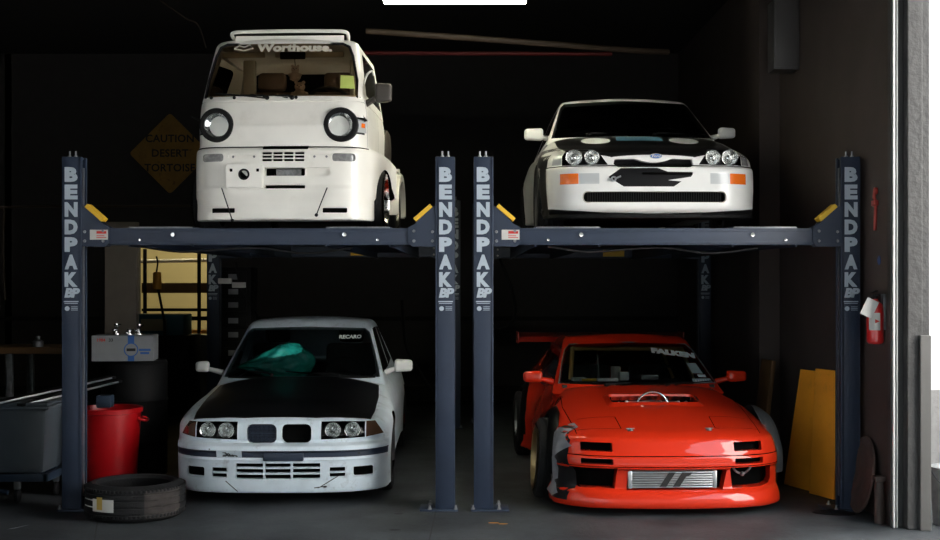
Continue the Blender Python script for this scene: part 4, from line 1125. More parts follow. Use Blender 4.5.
    bm = B(); tube(bm, smooth_pts([(-.9,-.04,zt-.14),(-.6,-.02,zt-.18),(-.3,-.0,zt-.16),(.0,.02,zt-.15),(.35,.0,zt-.19),(.7,.0,zt-.15)]), .008, 6); obj('hydraulic_hose', bm, M['black'], root, 50)
    return root
# ================================================================ room
def build_room():
    XR, XL, YO, YB, ZC = 3.0, -7.0, 8.86, 18.0, 5.0
    # ground: concrete slab inside and apron outside
    fl = B(); box(fl, XL-.3, 12, 6.2, YB+3.4, -.3, 0)
    struct('floor', fl, M['concrete'])
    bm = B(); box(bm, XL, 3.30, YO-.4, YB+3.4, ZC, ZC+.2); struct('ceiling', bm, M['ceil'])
    bm = B(); box(bm, XR, XR+.22, YO+.03, YB+.15, 0, ZC+.15); struct('wall_right', bm, M['wallR'])
    # end of the partition: worn painted pilaster, trim and door tracks
    bm = B(); box(bm, XR+.06, XR+.165, YO-.12, YO+.03, 0, ZC, .006); struct('pillar_front', bm, M['jamb'])
    bm = B(); box(bm, XR+.135, XR+.212, YO-.16, YO+.0, .0, 1.36, .006); struct('trim_1', bm, M['jamb2'])
    bm = B(); box(bm, XR+.15, XR+.215, YO-.115, YO+.02, 1.30, ZC, .004); struct('trim_2', bm, M['jamb'])
    bm = B(); box(bm, XR-.020, XR-.006, YO-.06, YO-.03, 0, 4.6, .002); box(bm, XR+.008, XR+.016,YO-.05,YO-.03,0,4.6,.001); o = struct('trim_3', bm, M['track'])
    bm = B(); box(bm, XR-.03, XR+.062, YO-.03, YO+.028, 0, 4.7, .003); struct('trim_4', bm, M['trackdark'])
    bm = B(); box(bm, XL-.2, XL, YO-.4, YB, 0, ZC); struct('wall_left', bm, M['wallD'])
    # back wall with an opening to the lit room
    ox0, ox1, oz0, oz1 = -4.78, -3.72, .0, 2.45
    bm = B(); box(bm, XL, ox0, YB, YB+.15, 0, ZC); box(bm, ox1, XR+.22, YB, YB+.15, 0, ZC); box(bm, ox0, ox1, YB, YB+.15, oz1, ZC); box(bm, ox0, ox1, YB, YB+.15, 0, .95)
    struct('wall_back', bm, M['wallB'])
    bm = B(); box(bm, XL, ox0-.06, YB-.03, YB, 0, .22, .003); box(bm, ox1+.06, XR, YB-.03, YB, 0, .22, .003); struct('baseboard_back', bm, M['ceil'])
    bm = B(); box(bm, XL, XR, YB-.02, YB, 1.16, 1.22, .003); struct('trim_5', bm, M['ceil'])
    bm = B(); box(bm, XL+.3, -2.0, YB+3.2, YB+3.4, 0, ZC); box(bm, XL+.3, XL+.4, YB, YB+3.4, 0, ZC); box(bm, -2.1, -2.0, YB+.15, YB+3.4, 0, ZC)
    struct('wall_annex', bm, M['annex'])
    # header over the bay door, left front, and unseen walls added to shape light
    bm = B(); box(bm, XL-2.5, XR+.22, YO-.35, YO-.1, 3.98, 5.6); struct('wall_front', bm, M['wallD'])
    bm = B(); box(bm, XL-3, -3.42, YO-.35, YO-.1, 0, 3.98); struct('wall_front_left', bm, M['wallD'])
    bm = B(); box(bm, -4.0, -3.6, -8.0, YO-.35, 0, 7); struct('wall_blocker_left', bm, M['outwhite'])  # unseen wall added to darken the left side, white for fill light
    bm = B(); box(bm, -60, 60, -70, 6.2, -.3, -.001); struct('ground_yard', bm, M['yard'])
    bm = B(); box(bm, 5.0, 5.3, 5.0, 10.4, 0, 5.5); struct('wall_bounce_right', bm, M['outwhite'])  # unseen sunlit wall added to throw light in from the right
    bm = B(); box(bm, -40, 40, -27, -26, 0, 24); struct('wall_blocker_opposite', bm, M['opposite'])  # unseen wall added to block low sky and darken reflections
    bm = B(); box(bm, XL-2, XR+.22, 3.2, YO-.35, 4.05, 4.2); struct('roof_blocker', bm, M['wallD'])  # unseen canopy added to keep high sky light off the bonnets
    # pilaster on the right wall
    bm = B(); box(bm, 2.80, XR, 12.1, 12.5, 0, ZC, .005); struct('pillar_right', bm, M['wallR'])
    bm = B(); box(bm, -3.80, -3.47, 13.0, 13.12, 0, 2.35, .005); struct('pillar_left', bm, M['column'])
    bm = B(); box(bm, XR+.22, 12, 11.0, 11.3, .78, 6, 0); struct('wall_outside', bm, M['outwhite'])
    bm = B(); box(bm, XR+.22, 12, 10.97, 11.3, 0, .78, 0); struct('wall_outside_dado', bm, M['outgrey'])
def concrete(name, c0, c1, rough=.6):
    m = bpy.data.materials.new(name); m.use_nodes = True; nt = m.node_tree; b = nt.nodes['Principled BSDF']; b.inputs['Roughness'].default_value = rough
    tc = nt.nodes.new('ShaderNodeTexCoord')
    def noise(sc_, det=8, ro=.6):
        n = nt.nodes.new('ShaderNodeTexNoise'); n.inputs['Scale'].default_value = sc_; n.inputs['Detail'].default_value = det; n.inputs['Roughness'].default_value = ro
        nt.links.new(tc.outputs['Object'], n.inputs['Vector']); return n
    n1 = noise(1.1, 10, .68); r = nt.nodes.new('ShaderNodeValToRGB'); r.color_ramp.elements[0].position = .36; r.color_ramp.elements[1].position = .66
    r.color_ramp.elements[0].color = tuple(c0)+(1,); r.color_ramp.elements[1].color = tuple(c1)+(1,)
    nt.links.new(n1.outputs['Fac'], r.inputs['Fac'])
    n2 = noise(26, 6, .7); mx = nt.nodes.new('ShaderNodeMixRGB'); mx.blend_type = 'OVERLAY'; mx.inputs[0].default_value = .5
    nt.links.new(r.outputs['Color'], mx.inputs[1]); nt.links.new(n2.outputs['Fac'], mx.inputs[2])
    # sawn joints
    sep = nt.nodes.new('ShaderNodeSeparateXYZ'); nt.links.new(tc.outputs['Object'], sep.inputs[0])
    v = nt.nodes.new('ShaderNodeTexVoronoi'); v.feature = 'DISTANCE_TO_EDGE'; v.inputs['Scale'].default_value = .23
    nt.links.new(tc.outputs['Object'], v.inputs['Vector'])
    lt = nt.nodes.new('ShaderNodeMath'); lt.operation = 'LESS_THAN'; lt.inputs[1].default_value = .0010; nt.links.new(v.outputs['Distance'], lt.inputs[0])
    m2 = nt.nodes.new('ShaderNodeMixRGB'); m2.inputs[2].default_value = (.012,.012,.012,1); nt.links.new(mx.outputs[0], m2.inputs[1]); nt.links.new(lt.outputs[0], m2.inputs[0])
    nt.links.new(m2.outputs[0], b.inputs['Base Color'])
    bp = nt.nodes.new('ShaderNodeBump'); bp.inputs['Strength'].default_value = .35; bp.inputs['Distance'].default_value = .01
    nt.links.new(n2.outputs['Fac'], bp.inputs['Height']); nt.links.new(bp.outputs['Normal'], b.inputs['Normal'])
    return m
M['concrete'] = concrete('stained_concrete', (.012,.015,.018), (.064,.072,.079))
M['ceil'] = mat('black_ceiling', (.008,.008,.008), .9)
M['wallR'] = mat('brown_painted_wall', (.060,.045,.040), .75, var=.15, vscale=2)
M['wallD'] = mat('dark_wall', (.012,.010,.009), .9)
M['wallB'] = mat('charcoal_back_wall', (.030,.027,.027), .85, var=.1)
M['annex'] = mat('pale_yellow_wall', (.50,.44,.26), .8)
M['opposite'] = mat('blocker_facade', (.04,.045,.04), .9)  # dark face of the added wall that blocks the sky
M['sticker_grey'] = mat('pale_sticker_film', (.34,.42,.44), .6)
M['yard'] = mat('pale_yard_concrete', (.05,.05,.05), .9, var=.1)
M['jamb'] = mat('worn_grey_paint', (.045,.044,.043), .8, var=.15, vscale=8, bump=.5, bscale=20, dirt=(.05,.05,.05), dscale=7, damt=.8)
M['jamb2'] = mat('plain_grey_paint', (.085,.082,.078), .75, var=.05)
M['track'] = mat('bright_door_track', (.62,.62,.60), .4, .3)
M['trackdark'] = mat('dark_door_track', (.035,.037,.036), .5)
M['column'] = mat('taupe_column', (.16,.14,.12), .8, var=.08)
M['outwhite'] = mat('white_stucco', (.85,.85,.84), .9, bump=.2, bscale=50)
M['outgrey'] = mat('grey_dado', (.38,.37,.36), .85, var=.1, bump=.3, bscale=40)
M['tube'] = mat('lamp_diffuser', (.9,.9,.8), .5, emit=(1.,.96,.70), estr=14.)
M['rust_yellow'] = mat('rusty_yellow_sign', (.26,.145,.025), .7, var=.2, vscale=4, dirt=(.05,.02,.01), dscale=11, damt=1.)
M['red_pipe'] = mat('red_pipe', (.10,.004,.004), .5)
M['brown_pipe'] = mat('brown_pipe', (.045,.028,.018), .6)
M['ext_red'] = mat('extinguisher_red', (.62,.02,.02), .3, coat=.6)
M['lid_brown'] = mat('dark_brown_lid', (.06,.042,.036), .6, var=.3, vscale=12)
M['bucket'] = mat('scuffed_pail', (.42,.44,.45), .4, .5, var=.2, vscale=18)
M['teal'] = mat('teal_tray', (.02,.14,.18), .5)
M['orange'] = mat('orange_grip', (.75,.33,.03), .4)
M['paper'] = mat('scrap_paper', (.85,.87,.9), .9)
M['tread_brown'] = mat('chalky_tread', (.036,.030,.028), .9, var=.4, vscale=14)
M['dull_red'] = mat('dull_red_tool', (.35,.03,.02), .5)
M['bright_blue'] = mat('blue_sticker', (.02,.07,.25), .5)

def at(px, py, D): return ((px-470)*D/1250, D, 1.75-(py-279.5)*D/1250)
def solo(name, bm, m, lab, cat, sm=35, **k): return tag(obj(name, bm, m, None, sm), lab, cat, **k)

def build_stuff():
    # ---- hanging fluorescent lamp
    t = thing('ceiling_light', 'long fluorescent lamp glowing yellow-white, hanging above between the two lifts', 'light', (-.13,10.68,4.115))
    bm = B(); prism(bm, [(-.06,.01),(.06,.01),(.075,.04),(.05,.09),(-.05,.09),(-.075,.04)], -.60,.60,'x',.004); obj('housing', bm, M['label_white'], t, 30)
    bm = B(); box(bm, -.61,.61,-.065,.065,.0,.035,.012); obj('diffuser', bm, M['tube'], t, 40)
    bm = B(); tube(bm,[(-.45,0,.09),(-.45,0,.9)],.004,6); tube(bm,[(.45,0,.09),(.45,0,.9)],.004,6); obj('hanger', bm, M['galv'], t)
    # ---- pipes high up
    bm = B(); tube(bm, [at(362,53,13), at(612,54,13)], .022, 10); solo('sprinkler_pipe', bm, M['red_pipe'], 'red pipe running level under the dark ceiling right of the mini truck', 'pipe')
    bm = B(); tube(bm, [at(366,31,12), at(470,38,12), at(640,51,12.4), at(668,52,12.6)], .03, 10); solo('slanting_pipe', bm, M['brown_pipe'], 'dull brown pipe sloping down to the right just under the lamp', 'pipe')
    bm = B(); tube(bm, smooth_pts([at(5,300,16), at(3,250,16), at(4,212,16), at(12,207,16), at(190,206,16)]), .016, 8); solo('wall_conduit', bm, M['brown_pipe'], 'thin conduit bending over the left wall beneath the caution sign', 'pipe')
    bm = B(); tube(bm, smooth_pts([at(160,0,14), at(185,18,14), at(198,25,14), at(206,48,14)]), .008, 6); solo('loose_cable', bm, M['brown_pipe'], 'loose thin cable hanging from the ceiling left of the mini truck', 'cable')
    # ---- caution sign
    D = 17.93; x, y, z = at(170,153.5,D); hd = .585
    bm = B(); c = [(0,-hd),(hd,0),(0,hd),(-hd,0)]
    out = []
    for i in range(4):
        p, q, r = Vector(c[i-1]), Vector(c[i]), Vector(c[(i+1)%4])
        for k in range(4):
            a = q+(p-q).normalized()*.05; b_ = q+(r-q).normalized()*.05; tt = k/3; v = a*(1-tt)**2+2*q*tt*(1-tt)+b_*tt*tt; out.append((v.x, v.y))
    prism(bm, out, -.004, .004, 'y')
    s = obj('caution_sign', bm, M['rust_yellow'], None, 0); s.location = (x,y,z); tag(s, 'rusty yellow diamond caution sign on back wall beside the mini truck', 'sign')
    for tx, zz, sz in (('CAUTION',.21,.15),('DESERT',.0,.15),('TORTOISE',-.21,.15)): obj('lettering', text_bm(tx, sz, .003, .0008, Matrix.Translation((0,-.006,zz)), 1.05), M['print_black'], s, 0)
    # ---- right wall
    bm = B(); box(bm, 2.76,2.995,11.35,11.6,3.66,4.30,.01); box(bm,2.775,2.98,11.34,11.352,3.68,4.28,.003); solo('wall_cabinet', bm, M['greybox'], 'grey metal box mounted high on the right wall near ceiling', 'box')
    def board(D0, D1, xb, h, m, lab, tilt, rz=.35):
        bm = B(); box(bm, -.02,.02,-(D1-D0)/2,(D1-D0)/2,0,h,.004); o = obj('leaning_board', bm, M[m], None, 30); o.location = (xb,(D0+D1)/2,.004); o.rotation_euler = (0,tilt,rz)
        tag(o, lab, 'board', group='boards leaning on the right wall')
    board(10.30,10.66,2.75,.99,'wood_yellow','yellow painted board, the middle one of three leaning on right wall',.17)
    board(9.90,10.22,2.84,1.02,'wood_yellow','nearest yellow board leaning on right wall next to the right lift post',.06)
    board(11.55,11.85,2.68,1.0,'wood_dark','farthest dark brown board leaning on right wall behind the yellow ones',.12,.1)
    t = thing('fire_extinguisher', 'red fire extinguisher with paper tag hanging on right wall', 'fire extinguisher', (2.93,9.04,1.285))
    bm = B(); lathe(bm, [(0,0),(.045,.0),(.058,.012),(.06,.03),(.06,.25),(.052,.285),(.03,.305),(.02,.315),(.02,.33)],'z',(0,0,0),24); obj('cylinder', bm, M['ext_red'], t)
    bm = B(); lathe(bm, [(.0607,.10),(.0607,.225)],'z',(0,0,0),24,a0=PI*1.15,a1=PI*1.6); obj('instruction_label', bm, M['label_white'], t)
    bm = B(); prism(bm, [(-.02,.15),(.015,.165),(-.02,.18)], -.0625,-.0612,'y'); obj('print', bm, M['label_red'], t, 0)
    bm = B(); lathe(bm, [(0,.325),(.022,.325),(.022,.35),(0,.355)],'z',(0,0,0),12); box(bm,-.01,.01,-.09,.03,.35,.362,.002); box(bm,-.01,.01,-.08,.03,.372,.38,.002,M=Matrix.Rotation(-.12,4,'X')); obj('handle', bm, M['black'], t)
    bm = B(); tube(bm, smooth_pts([(.0,.02,.34),(.0,.075,.33),(.0,.085,.24),(.0,.078,.12)]),.009,8); obj('hose', bm, M['black'], t)
    bm = B(); box(bm,-.045,.045,-.002,.002,-.13,0,.001,M=Matrix.Translation((-.035,-.07,.32)) @ Matrix.Rotation(.45,4,'Y')); obj('paper_tag', bm, M['label_white'], t)
    bm = B(); box(bm,.05,.075,-.03,.03,.1,.36,.003); obj('wall_bracket', bm, M['galv'], t)
    bm = B(); tube(bm, smooth_pts([(2.975,9.17,2.42),(2.965,9.17,2.36),(2.975,9.17,2.30),(2.97,9.17,2.11)]),.012,8); lathe(bm,[(.012,-.01),(.026,-.01),(.026,.01),(.012,.01)],'x',(2.975,9.17,2.40),14,closed=True); box(bm,2.955,2.985,9.13,9.21,2.29,2.33,.004)
    solo('hanging_wrench', bm, M['dull_red'], 'thin red tool hanging on the right wall above the fire extinguisher', 'tool')
    bm = B(); prism(bm, circ(9.16,1.89,.035,16), 2.996,2.999,'x'); solo('round_sticker', bm, M['bright_blue'], 'small blue round sticker on right wall above the fire extinguisher', 'sticker')
    bm = B(); lathe(bm,[(0,-.012),(.10,-.012),(.12,-.02),(.20,-.02),(.22,-.012),(.275,-.012),(.29,0),(.275,.012),(0,.012)],'x',(0,0,0),40)
    bmesh.ops.recalc_face_normals(bm, faces=bm.faces)
    o = obj('brown_disc', bm, M['lid_brown'], None, 30); o.location = (2.93,9.36,.292); o.rotation_euler = (0,.16,0); tag(o, 'large round dark brown disc leaning on edge against right wall', 'disc')
    bm = B(); lathe(bm,[(0,0),(.035,0),(.035,.30),(.0,.30)],'z',(2.94,8.98,0),14); box(bm,2.90,2.98,8.94,9.02,.30,.34,.01); solo('small_bollard', bm, M['lid_brown'], 'short brown post standing by the door track next to the brown disc', 'post')
    bm = B(); lathe(bm,[(0,0),(.118,0),(.125,.01),(.148,.40),(.153,.405),(.153,.415),(.146,.415),(.120,.02),(0,.02)],'z',(0,0,0),32); t = obj('pail', bm, M['bucket'], None); t.location = (3.44,8.93,0); tag(t,'scuffed grey metal pail outside, right of the door jamb','bucket')
    bm = B(); tube(bm,[(.152*math.cos(a),.152*math.sin(a)-.0,.40-.14*abs(math.sin(a))) for a in [-PI+PI*k/16 for k in range(17)]],.004,6); obj('handle', bm, M['galv'], t)
    # ---- floor bits
    bm = B(); bmesh.ops.create_icosphere(bm, subdivisions=3, radius=1)
    for v in bm.verts: v.co = Vector((v.co.x*.16,v.co.y*.09,max(0,v.co.z)*.02*(1+.5*math.sin(v.co.x*9)*math.cos(v.co.y*7))+.001))
    o = obj('floor_rag', bm, M['black'], None); o.location = (2.72,9.35,0); o.rotation_euler=(0,0,-.3); tag(o,'flat black rag on the floor in front of the right lift post','rag')
    bm = B(); vs = [bm.verts.new(p) for p in ((-.06,-.07,.004),(.0,-.05,.010),(.065,.05,.016),(.03,.07,.006),(-.01,.02,.002))]; bm.faces.new(vs); bmesh.ops.solidify(bm, geom=list(bm.faces), thickness=.001)
    o = obj('paper_scrap', bm, M['paper'], None, 0); o.location = (-3.18,8.80,0.); tag(o,'small torn white paper scrap on floor at lower left','paper')
    rs = random.Random(5)
    for k,(px,py) in enumerate(((494,523),(503,524),(399,514),(395,530))):
        bm = B(); prism(bm, [(.04*math.cos(a)*rs.uniform(.6,1.1),.012*math.sin(a)) for a in [2*PI*i/9 for i in range(9)]],0,.001,'z'); o = obj('paint_mark', bm, M['wood_yellow' if k<2 else 'black'], None, 0)
        D = 1.75*1250/(py-279.5); o.location = ((px-470)*D/1250,D,.001)
        tag(o, ['orange paint mark on the floor below the middle posts, the left one','orange paint mark on the floor below the middle posts, the right one','small black spot on the floor left of the middle posts','black spot at the bottom edge of the floor left of the middle'][k],'floor mark')
    # ---- tyre lying in front
    bm = B(); ro, ri, hh = .365,.262,.262; prof = [(ri,.03),(ri+.02,.004),(ri+.05,-.0),(ro-.03,.012),(ro-.006,.03)]
    for q in (.055,.06,.068,.073,.105,.11,.118,.123,.155,.16,.168,.173,.198,.203,.21,.215): prof.append((ro-(.009 if round(q*1000)%1000 in (60,68,110,118,160,168,203,210) else 0),q))
    prof += [(ro-.006,.235),(ro-.03,.25),(ri+.05,.262),(ri+.02,.258),(ri,.235),(ri+.012,.20),(ro-.06,.17),(ro-.05,.13),(ro-.06,.09),(ri+.012,.06)]
    lathe(bm, prof,'z',(0,0,0),72,closed=True); bmesh.ops.recalc_face_normals(bm, faces=bm.faces)
    for f in bm.faces:
        c = f.calc_center_median(); a = math.atan2(c.y,c.x)
        if math.hypot(c.x,c.y) > ro-.02 and .03 < c.z < .24 and -1.15 < a < -.25: f.material_index = 1
    for k in range(72):
        for z0 in (.036,.218): box(bm, ro-.012, ro+.001, -.010,.010, z0, z0+.022,.002,M=Matrix.Rotation(2*PI*k/72,4,'Z'))
    t = obj('car_tyre', bm, [M['rubber'],M['tread_brown']], None, 35); t.location = (-2.485,9.28,0); tag(t,'wide black tyre lying flat on the floor before the left lift post','tyre')
    def curved(a0,a1,z0,z1,m,nm,dr):
        bm = B(); lathe(bm,[(ro+dr,z0),(ro+dr,z1)],'z',(0,0,0),10,a0=math.radians(a0),a1=math.radians(a1)); obj(nm,bm,M[m],t)
    curved(-128,-99,.085,.175,'label_white','paper_label',.005); curved(-121,-113,.10,.19,'yellow_dull','tape',.007)
    curved(-148,-128,.16,.168,'label_white','chalk_line',.004); curved(-148,-128,.11,.118,'label_white','chalk_line',.004)
    # ---- red bin
    t = thing('waste_bin', 'red round plastic bin standing behind the loose tyre', 'bin', (-2.965,10.25,0))
    bm = B(); lathe(bm,[(0,.0),(.215,.0),(.22,.01),(.262,.66),(.275,.665),(.278,.70),(.27,.705),(.258,.70),(.255,.66),(.215,.03),(0,.02)],'z',(0,0,0),40); bmesh.ops.recalc_face_normals(bm, faces=bm.faces); obj('tub', bm, M['can_red'], t)
    for q in (-1,1): 
        bm = B(); tube(bm, smooth_pts([(q*.26,-.06,.62),(q*.31,-.05,.60),(q*.31,.05,.60),(q*.26,.06,.62)]),.012,8); obj('handle', bm, M['can_red'], t)
    # ---- drum with box
    bm = B(); lathe(bm,[(0,0),(.28,0),(.29,.02),(.29,.30),(.30,.315),(.29,.33),(.29,.66),(.30,.675),(.29,.69),(.29,.98),(.295,1.0),(.28,1.03),(.27,1.01),(0,1.0)],'z',(-3.02,11.25,0),36); bmesh.ops.recalc_face_normals(bm, faces=bm.faces); solo('plastic_drum', bm, M['black'], 'tall black drum behind the red bin with a white box on top','drum')
    t = thing('cardboard_box','white cardboard box with blue round emblem standing on the black drum','box',(-3.07,11.14,1.033),math.radians(7))
    bm = B(); box(bm,-.265,.265,-.17,.17,0,.225,.003); obj('carton', bm, M['card'], t, 0)
    bm = B(); prism(bm, [(.045,.0),(.10,.0),(.10,.225),(.045,.225)],-.172,-.1705,'y'); obj('stripe', bm, M['print_blue'], t, 0)
    bm = B(); prism(bm, circ(.073,.10,.062,28),-.1735,-.172,'y'); e = obj('emblem', bm, M['print_blue'], t, 0)
    bm = B(); prism(bm, circ(.073,.10,.053,28),-.1745,-.1735,'y'); obj('emblem_field', bm, M['card'], e, 0)
    bm = B(); box(bm,.035,.111,-.1752,-.1745,.088,.112); obj('emblem_print', bm, M['print_black'], e, 0)
    obj('red_lettering', text_bm('1984',.038,.001,.0004,Matrix.Translation((-.185,-.172,.185))), M['label_red'], t, 0)
    obj('black_lettering', text_bm('33',.038,.001,.0004,Matrix.Translation((-.10,-.172,.185))), M['print_black'], t, 0)
    for zz, hw in ((.098,.050),(.070,.038)):
        bm = B(); box(bm,.19-hw,.19+hw,-.1715,-.1705,zz-.010,zz+.010); obj('blue_print', bm, M['print_blue'], t, 0)
    labs = ['shiny chrome tap upright on the white cardboard box, left one','low chrome fitting in the middle of the white cardboard box top','shiny chrome tap upright on the white cardboard box, right one']
    for k,(x,hh) in enumerate(((-.07,.10),(.045,.05),(.13,.095))):
        bm = B(); lathe(bm,[(0,0),(.035,0),(.035,.012),(.016,.02),(.014,hh*.7),(.022,hh*.8),(.020,hh),(0,hh)],'z',(0,0,0),16); tube(bm,[(0,0,hh*.85),(.045,-.02,hh*.9)],.007,8); sphere(bm,(-.02,-.02,hh*.4),.014,n=8)
        o = obj('chrome_fitting', bm, M['chrome'], None, 50); o.location = (-3.07+x,11.10,1.259); tag(o, labs[k],'fitting',group='chrome fittings on the white box')
    # ---- tote on dolly
    t = thing('storage_tote','blue-grey plastic tote at the left edge on a wheeled dolly','storage tub',(-3.70,9.98,.235))
    bm = B(); vs = box(bm,-.40,.40,-.24,.24,0,.54,.03); 
    for v in bm.verts: k = .92+.08*(v.co.z/.54); v.co.x *= k; v.co.y *= k
    bm.faces.ensure_lookup_table(); obj('tub', bm, M['tote'], t)
    bm = B(); box(bm,-.425,.425,-.265,.265,.50,.53,.01); box(bm,-.415,.415,-.255,.255,.53,.555,.008); obj('rim', bm, M['tote'], t)
    bm = B(); box(bm,-.27,-.12,-.243,-.232,.33,.46,.005); box(bm,-.22,-.10,-.243,-.236,.285,.292); obj('moulded_panel', bm, M['steel_blue'], t)
    t = thing('wheeled_dolly','blue steel dolly with casters carrying the grey tote','dolly',(-3.70,9.98,0))
    bm = B(); box(bm,-.40,.40,-.22,-.18,.17,.23,.004); box(bm,-.40,.40,.18,.22,.17,.23,.004); box(bm,-.40,-.36,-.22,.22,.17,.23,.004); box(bm,.36,.40,-.22,.22,.17,.23,.004); tube(bm,[(-.36,-.2,.19),(.10,-.24,.09)],.02,8); obj('frame', bm, M['steel_blue'], t)
    for a,b in ((-.34,-.18),(.16,-.2),(-.34,.18),(.34,.18)):
        bm = B(); box(bm,a-.025,a+.025,b-.02,b+.02,.11,.172,.004); c = obj('caster', bm, M['galv'], t)
        bm = B(); lathe(bm,[(.0,-.014),(.05,-.014),(.055,-.008),(.055,.008),(.05,.014),(0,.014)],'x',(a,b,.056),20); obj('wheel', bm, M['rubber'], c)
    # ---- long trims lying over tote
    L = [((0,402,9.75),(112,377,10.75),'upper dark strip with silver edge lying slantwise over the grey tote'),((18,405,9.72),(118,381,10.7),'lower dark strip with silver edge lying slantwise over the grey tote')]
    for a,b,lab in L:
        p, q = Vector(at(*a)), Vector(at(*b)); p = p+(p-q)*.35*(a[0]==0); d = (q-p); ln = d.length; R_ = d.to_track_quat('X','Z').to_matrix().to_4x4(); bm = B()
        box(bm,0,ln,-.05,.05,-.012,.012,.004,M=Matrix.Translation(p) @ R_); o = solo('door_trim', bm, M['black'], lab,'trim strip',group='trim strips over the tote')
        bm = B(); box(bm,0.05,ln-.05,-.056,-.045,-.006,.010,.002,M=Matrix.Translation(p) @ R_); obj('bright_edge', bm, M['alu'], o)
    bm = B(); box(bm,-.06,.06,-.06,.06,0,.10,.01); o = obj('small_carton', bm, M['steel_blue'], None); o.location = (-3.03,10.52,.705-.07); 
    o.location = (-3.0,10.28,.70); tag(o,'small blue-grey carton on the red bin under the strips','carton')
    # ---- workbench at far left
    t = thing('workbench','dark workbench with steel legs at left edge behind the tote','workbench',(-4.55,11.9,0))
    bm = B(); box(bm,-1.0,.80,-.32,.32,1.06,1.12,.006); obj('bench_top', bm, M['wood_dark'], t)
    for a in (-.9,.27):
        for b in (-.28,.28):
            bm = B(); box(bm,a-.03,a+.03,b-.03,b+.03,0,1.06,.004); obj('leg', bm, M['galv'], t)
    bm = B(); box(bm,-.9,.3,-.25,.25,.25,.28); obj('lower_shelf', bm, M['wood_dark'], t)
    bm = B(); lathe(bm,[(0,0),(.05,0),(.05,.05),(.02,.07),(.02,.02+.08),(0,.10)],'z',(-4.05,11.72,1.12),16); solo('small_vise', bm, M['galv'], 'small shiny metal vise on workbench corner at left edge','vise')
    # ---- left rear corner: rack, labels, power strips, cables
    t = thing('parts_cabinet','black cabinet of small bins with white labels behind the left coupe','cabinet',(-2.90,15.3,0))
    bm = B(); box(bm,-.17,.25,-.18,.3,0,1.90,.006); obj('case', bm, M['black'], t)
    for k,z in enumerate((.55,.78,1.0,1.17,1.36,1.52,1.70)):
        bm = B(); box(bm,-.13,.20,-.20,-.18,z,z+.15,.006); d = obj('bin_drawer', bm, M['black'], t)
        bm = B(); box(bm,-.02,.10,-.204,-.20,z+.05,z+.115,.001); obj('card_label', bm, M['card'], d)
    for k,(px,py,lab) in enumerate(((225,281,'pale power strip on the back corner above the labelled bins, left one'),(239,285,'pale power strip on the back corner above the labelled bins, right one'))):
        bm = B(); x,y,z = at(px,py,13.9); box(bm,x-.075,x+.075,y-.02,y+.02,z-.03,z+.03,.006); solo('power_strip', bm, M['label_white'], lab,'power strip',group='power strips')
    bm = B(); tube(bm, smooth_pts([at(236,262,13.9),at(240,285,13.9),at(252,305,13.9),at(262,330,13.9)]),.012,6); solo('hanging_cable', bm, M['black'],'black cable drooping behind the coupe by the power strips','cable')
    bm = B(); tube(bm, smooth_pts([at(402,300,15.5),at(406,345,15.5),at(420,372,15.5),at(432,392,15.5)]),.02,8); solo('air_hose', bm, M['black'],'black hose hanging on the back wall left of the middle posts','hose')
    bm = B(); tube(bm, smooth_pts([at(492,240,15.5),at(512,290,15.5),at(514,318,15.5),at(500,329,15.5),at(490,322,15.5)]),.02,8); solo('air_hose', bm, M['black'],'black hose looping on the back wall right of the middle posts','hose')
    # annex: shelves and grip seen through the opening
    t = thing('annex_shelf','dark shelving silhouetted in the lit back room opening','shelf',(-4.3,18.6,0))
    bm = B(); box(bm,-.55,.65,-.15,.15,1.55,1.70,.004); obj('shelf_board', bm, M['wood_dark'], t); bm = B(); box(bm,-.55,.65,-.15,.15,1.28,1.32,.004); obj('shelf_board', bm, M['black'], t)
    bm = B(); box(bm,-.55,.65,-.15,.15,.95,1.0,.004); obj('shelf_board', bm, M['wood_yellow'], t)
    for a in (-.5,.30,.6): 
        bm = B(); box(bm,a-.025,a+.025,-.16,-.12,0,2.2,.003); obj('upright', bm, M['black'], t)
    bm = B(); tube(bm,[(-5.2,18.9,2.02),(-3.4,18.9,2.05)],.03,10); solo('annex_rail', bm, M['label_white'],'pale horizontal rail in the yellow lit back room','rail')
    bm = B(); tube(bm,[(-4.22,16.7,1.62),(-4.17,16.7,1.98),(-4.19,16.7,2.06)],.012,8); tube(bm,[(-4.17,16.7,1.64),(-4.08,16.7,1.18),(-4.06,16.7,0.0)],.018,8); o = solo('jack_handle', bm, M['black'], 'black pole with orange grip in front of the lit opening','jack handle')
    bm = B(); lathe(bm,[(0,-.12),(.055,-.12),(.06,-.10),(.055,.09),(.04,.11),(0,.11)],'z',(-4.18,16.7,1.74),16); obj('grip', bm, M['orange'], o, 40)
    bm = B(); box(bm,-4.55,-3.85,16.8,17.3,1.00,1.28,.01); solo('tool_tray', bm, M['teal'],'teal box on a cabinet in front of the lit opening','box')
    bm = B(); box(bm,-4.6,-3.75,16.7,17.4,0,1.0,.01); solo('tool_cabinet', bm, M['black'],'black cabinet under the teal box at the back','cabinet')
    bm = B(); box(bm,-4.42,-4.08,16.78,16.8,1.06,1.22,.002); solo('yellow_sheet', bm, M['annex'],'yellow sheet stuck on the front of the teal box','sheet')
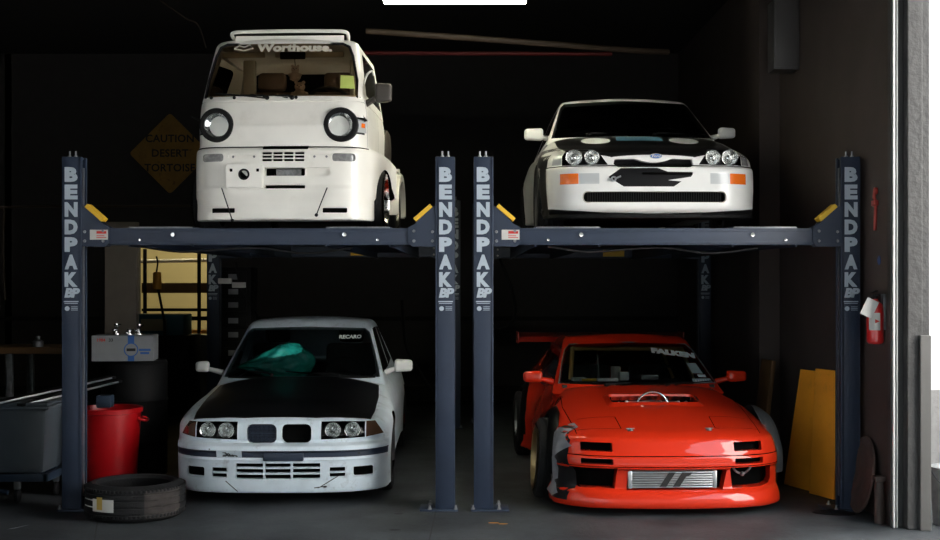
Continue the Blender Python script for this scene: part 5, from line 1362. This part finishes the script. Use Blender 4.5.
    bm = B(); box(bm,-.09,.09,-.05,.05,0,.07,.006); o = obj('tape_dispenser', bm, M['cream'], None); o.location = (-3.72,18.6,1.32); tag(o,'small cream box on shelf in the lit back room','box')

def lights():
    w = bpy.data.worlds.new('sky'); sc.world = w; w.use_nodes = True; nt = w.node_tree; bg = nt.nodes['Background']
    bg.inputs['Color'].default_value = (.72,.86,1.0,1); bg.inputs['Strength'].default_value = WORLD
    def sun(name, d, st, ang, col):
        l = bpy.data.lights.new(name,'SUN'); l.energy = st; l.angle = math.radians(ang); l.color = col
        o = bpy.data.objects.new(name, l); C.objects.link(o); o.rotation_euler = Vector(d).to_track_quat('-Z','Y').to_euler(); return o
    sun('sun', SUN_DIR, SUN_STR, SUN_ANG, (1,.97,.93))
    l = bpy.data.lights.new('annex_lamp','AREA'); l.energy = 26; l.size = 1.0; l.color = (1,.86,.52); o = bpy.data.objects.new('annex_lamp', l); C.objects.link(o); o.location = (-4.0,19.3,4.2)
def camera():
    c = bpy.data.cameras.new('camera'); c.lens = 1250/940*36; c.sensor_width = 36; c.shift_y = 9.5/940; c.clip_end = 200
    o = bpy.data.objects.new('camera', c); C.objects.link(o); o.location = (0,0,1.75); o.rotation_euler = (PI/2,0,0); sc.camera = o
M['greybox'] = mat('grey_metal_box', (.075,.07,.07), .5)
M['yellow_dull'] = mat('dull_yellow_tape', (.45,.30,.06), .6)
WORLD = .8; SUN_DIR = (.45,-.12,-.88); SUN_STR = 23.0; SUN_ANG = 1
build_room()
build_lift('left four-post lift with blue-grey posts carrying the white mini truck', -3.02,-.185,9.54,14.75,2.14)
build_lift('right four-post lift with blue-grey posts carrying the white rally hatchback', .10,2.885,9.54,15.4,2.14)
ZR = 2.101
build_coupe(); build_red(); build_van(ZR); build_hatch(ZR)
build_stuff()
lights(); camera()
vs = sc.view_settings; vs.view_transform = 'Standard'; vs.look = 'None'; vs.gamma = 1; vs.use_curve_mapping = False
vs.exposure = 2.05
sc.render.film_transparent = False
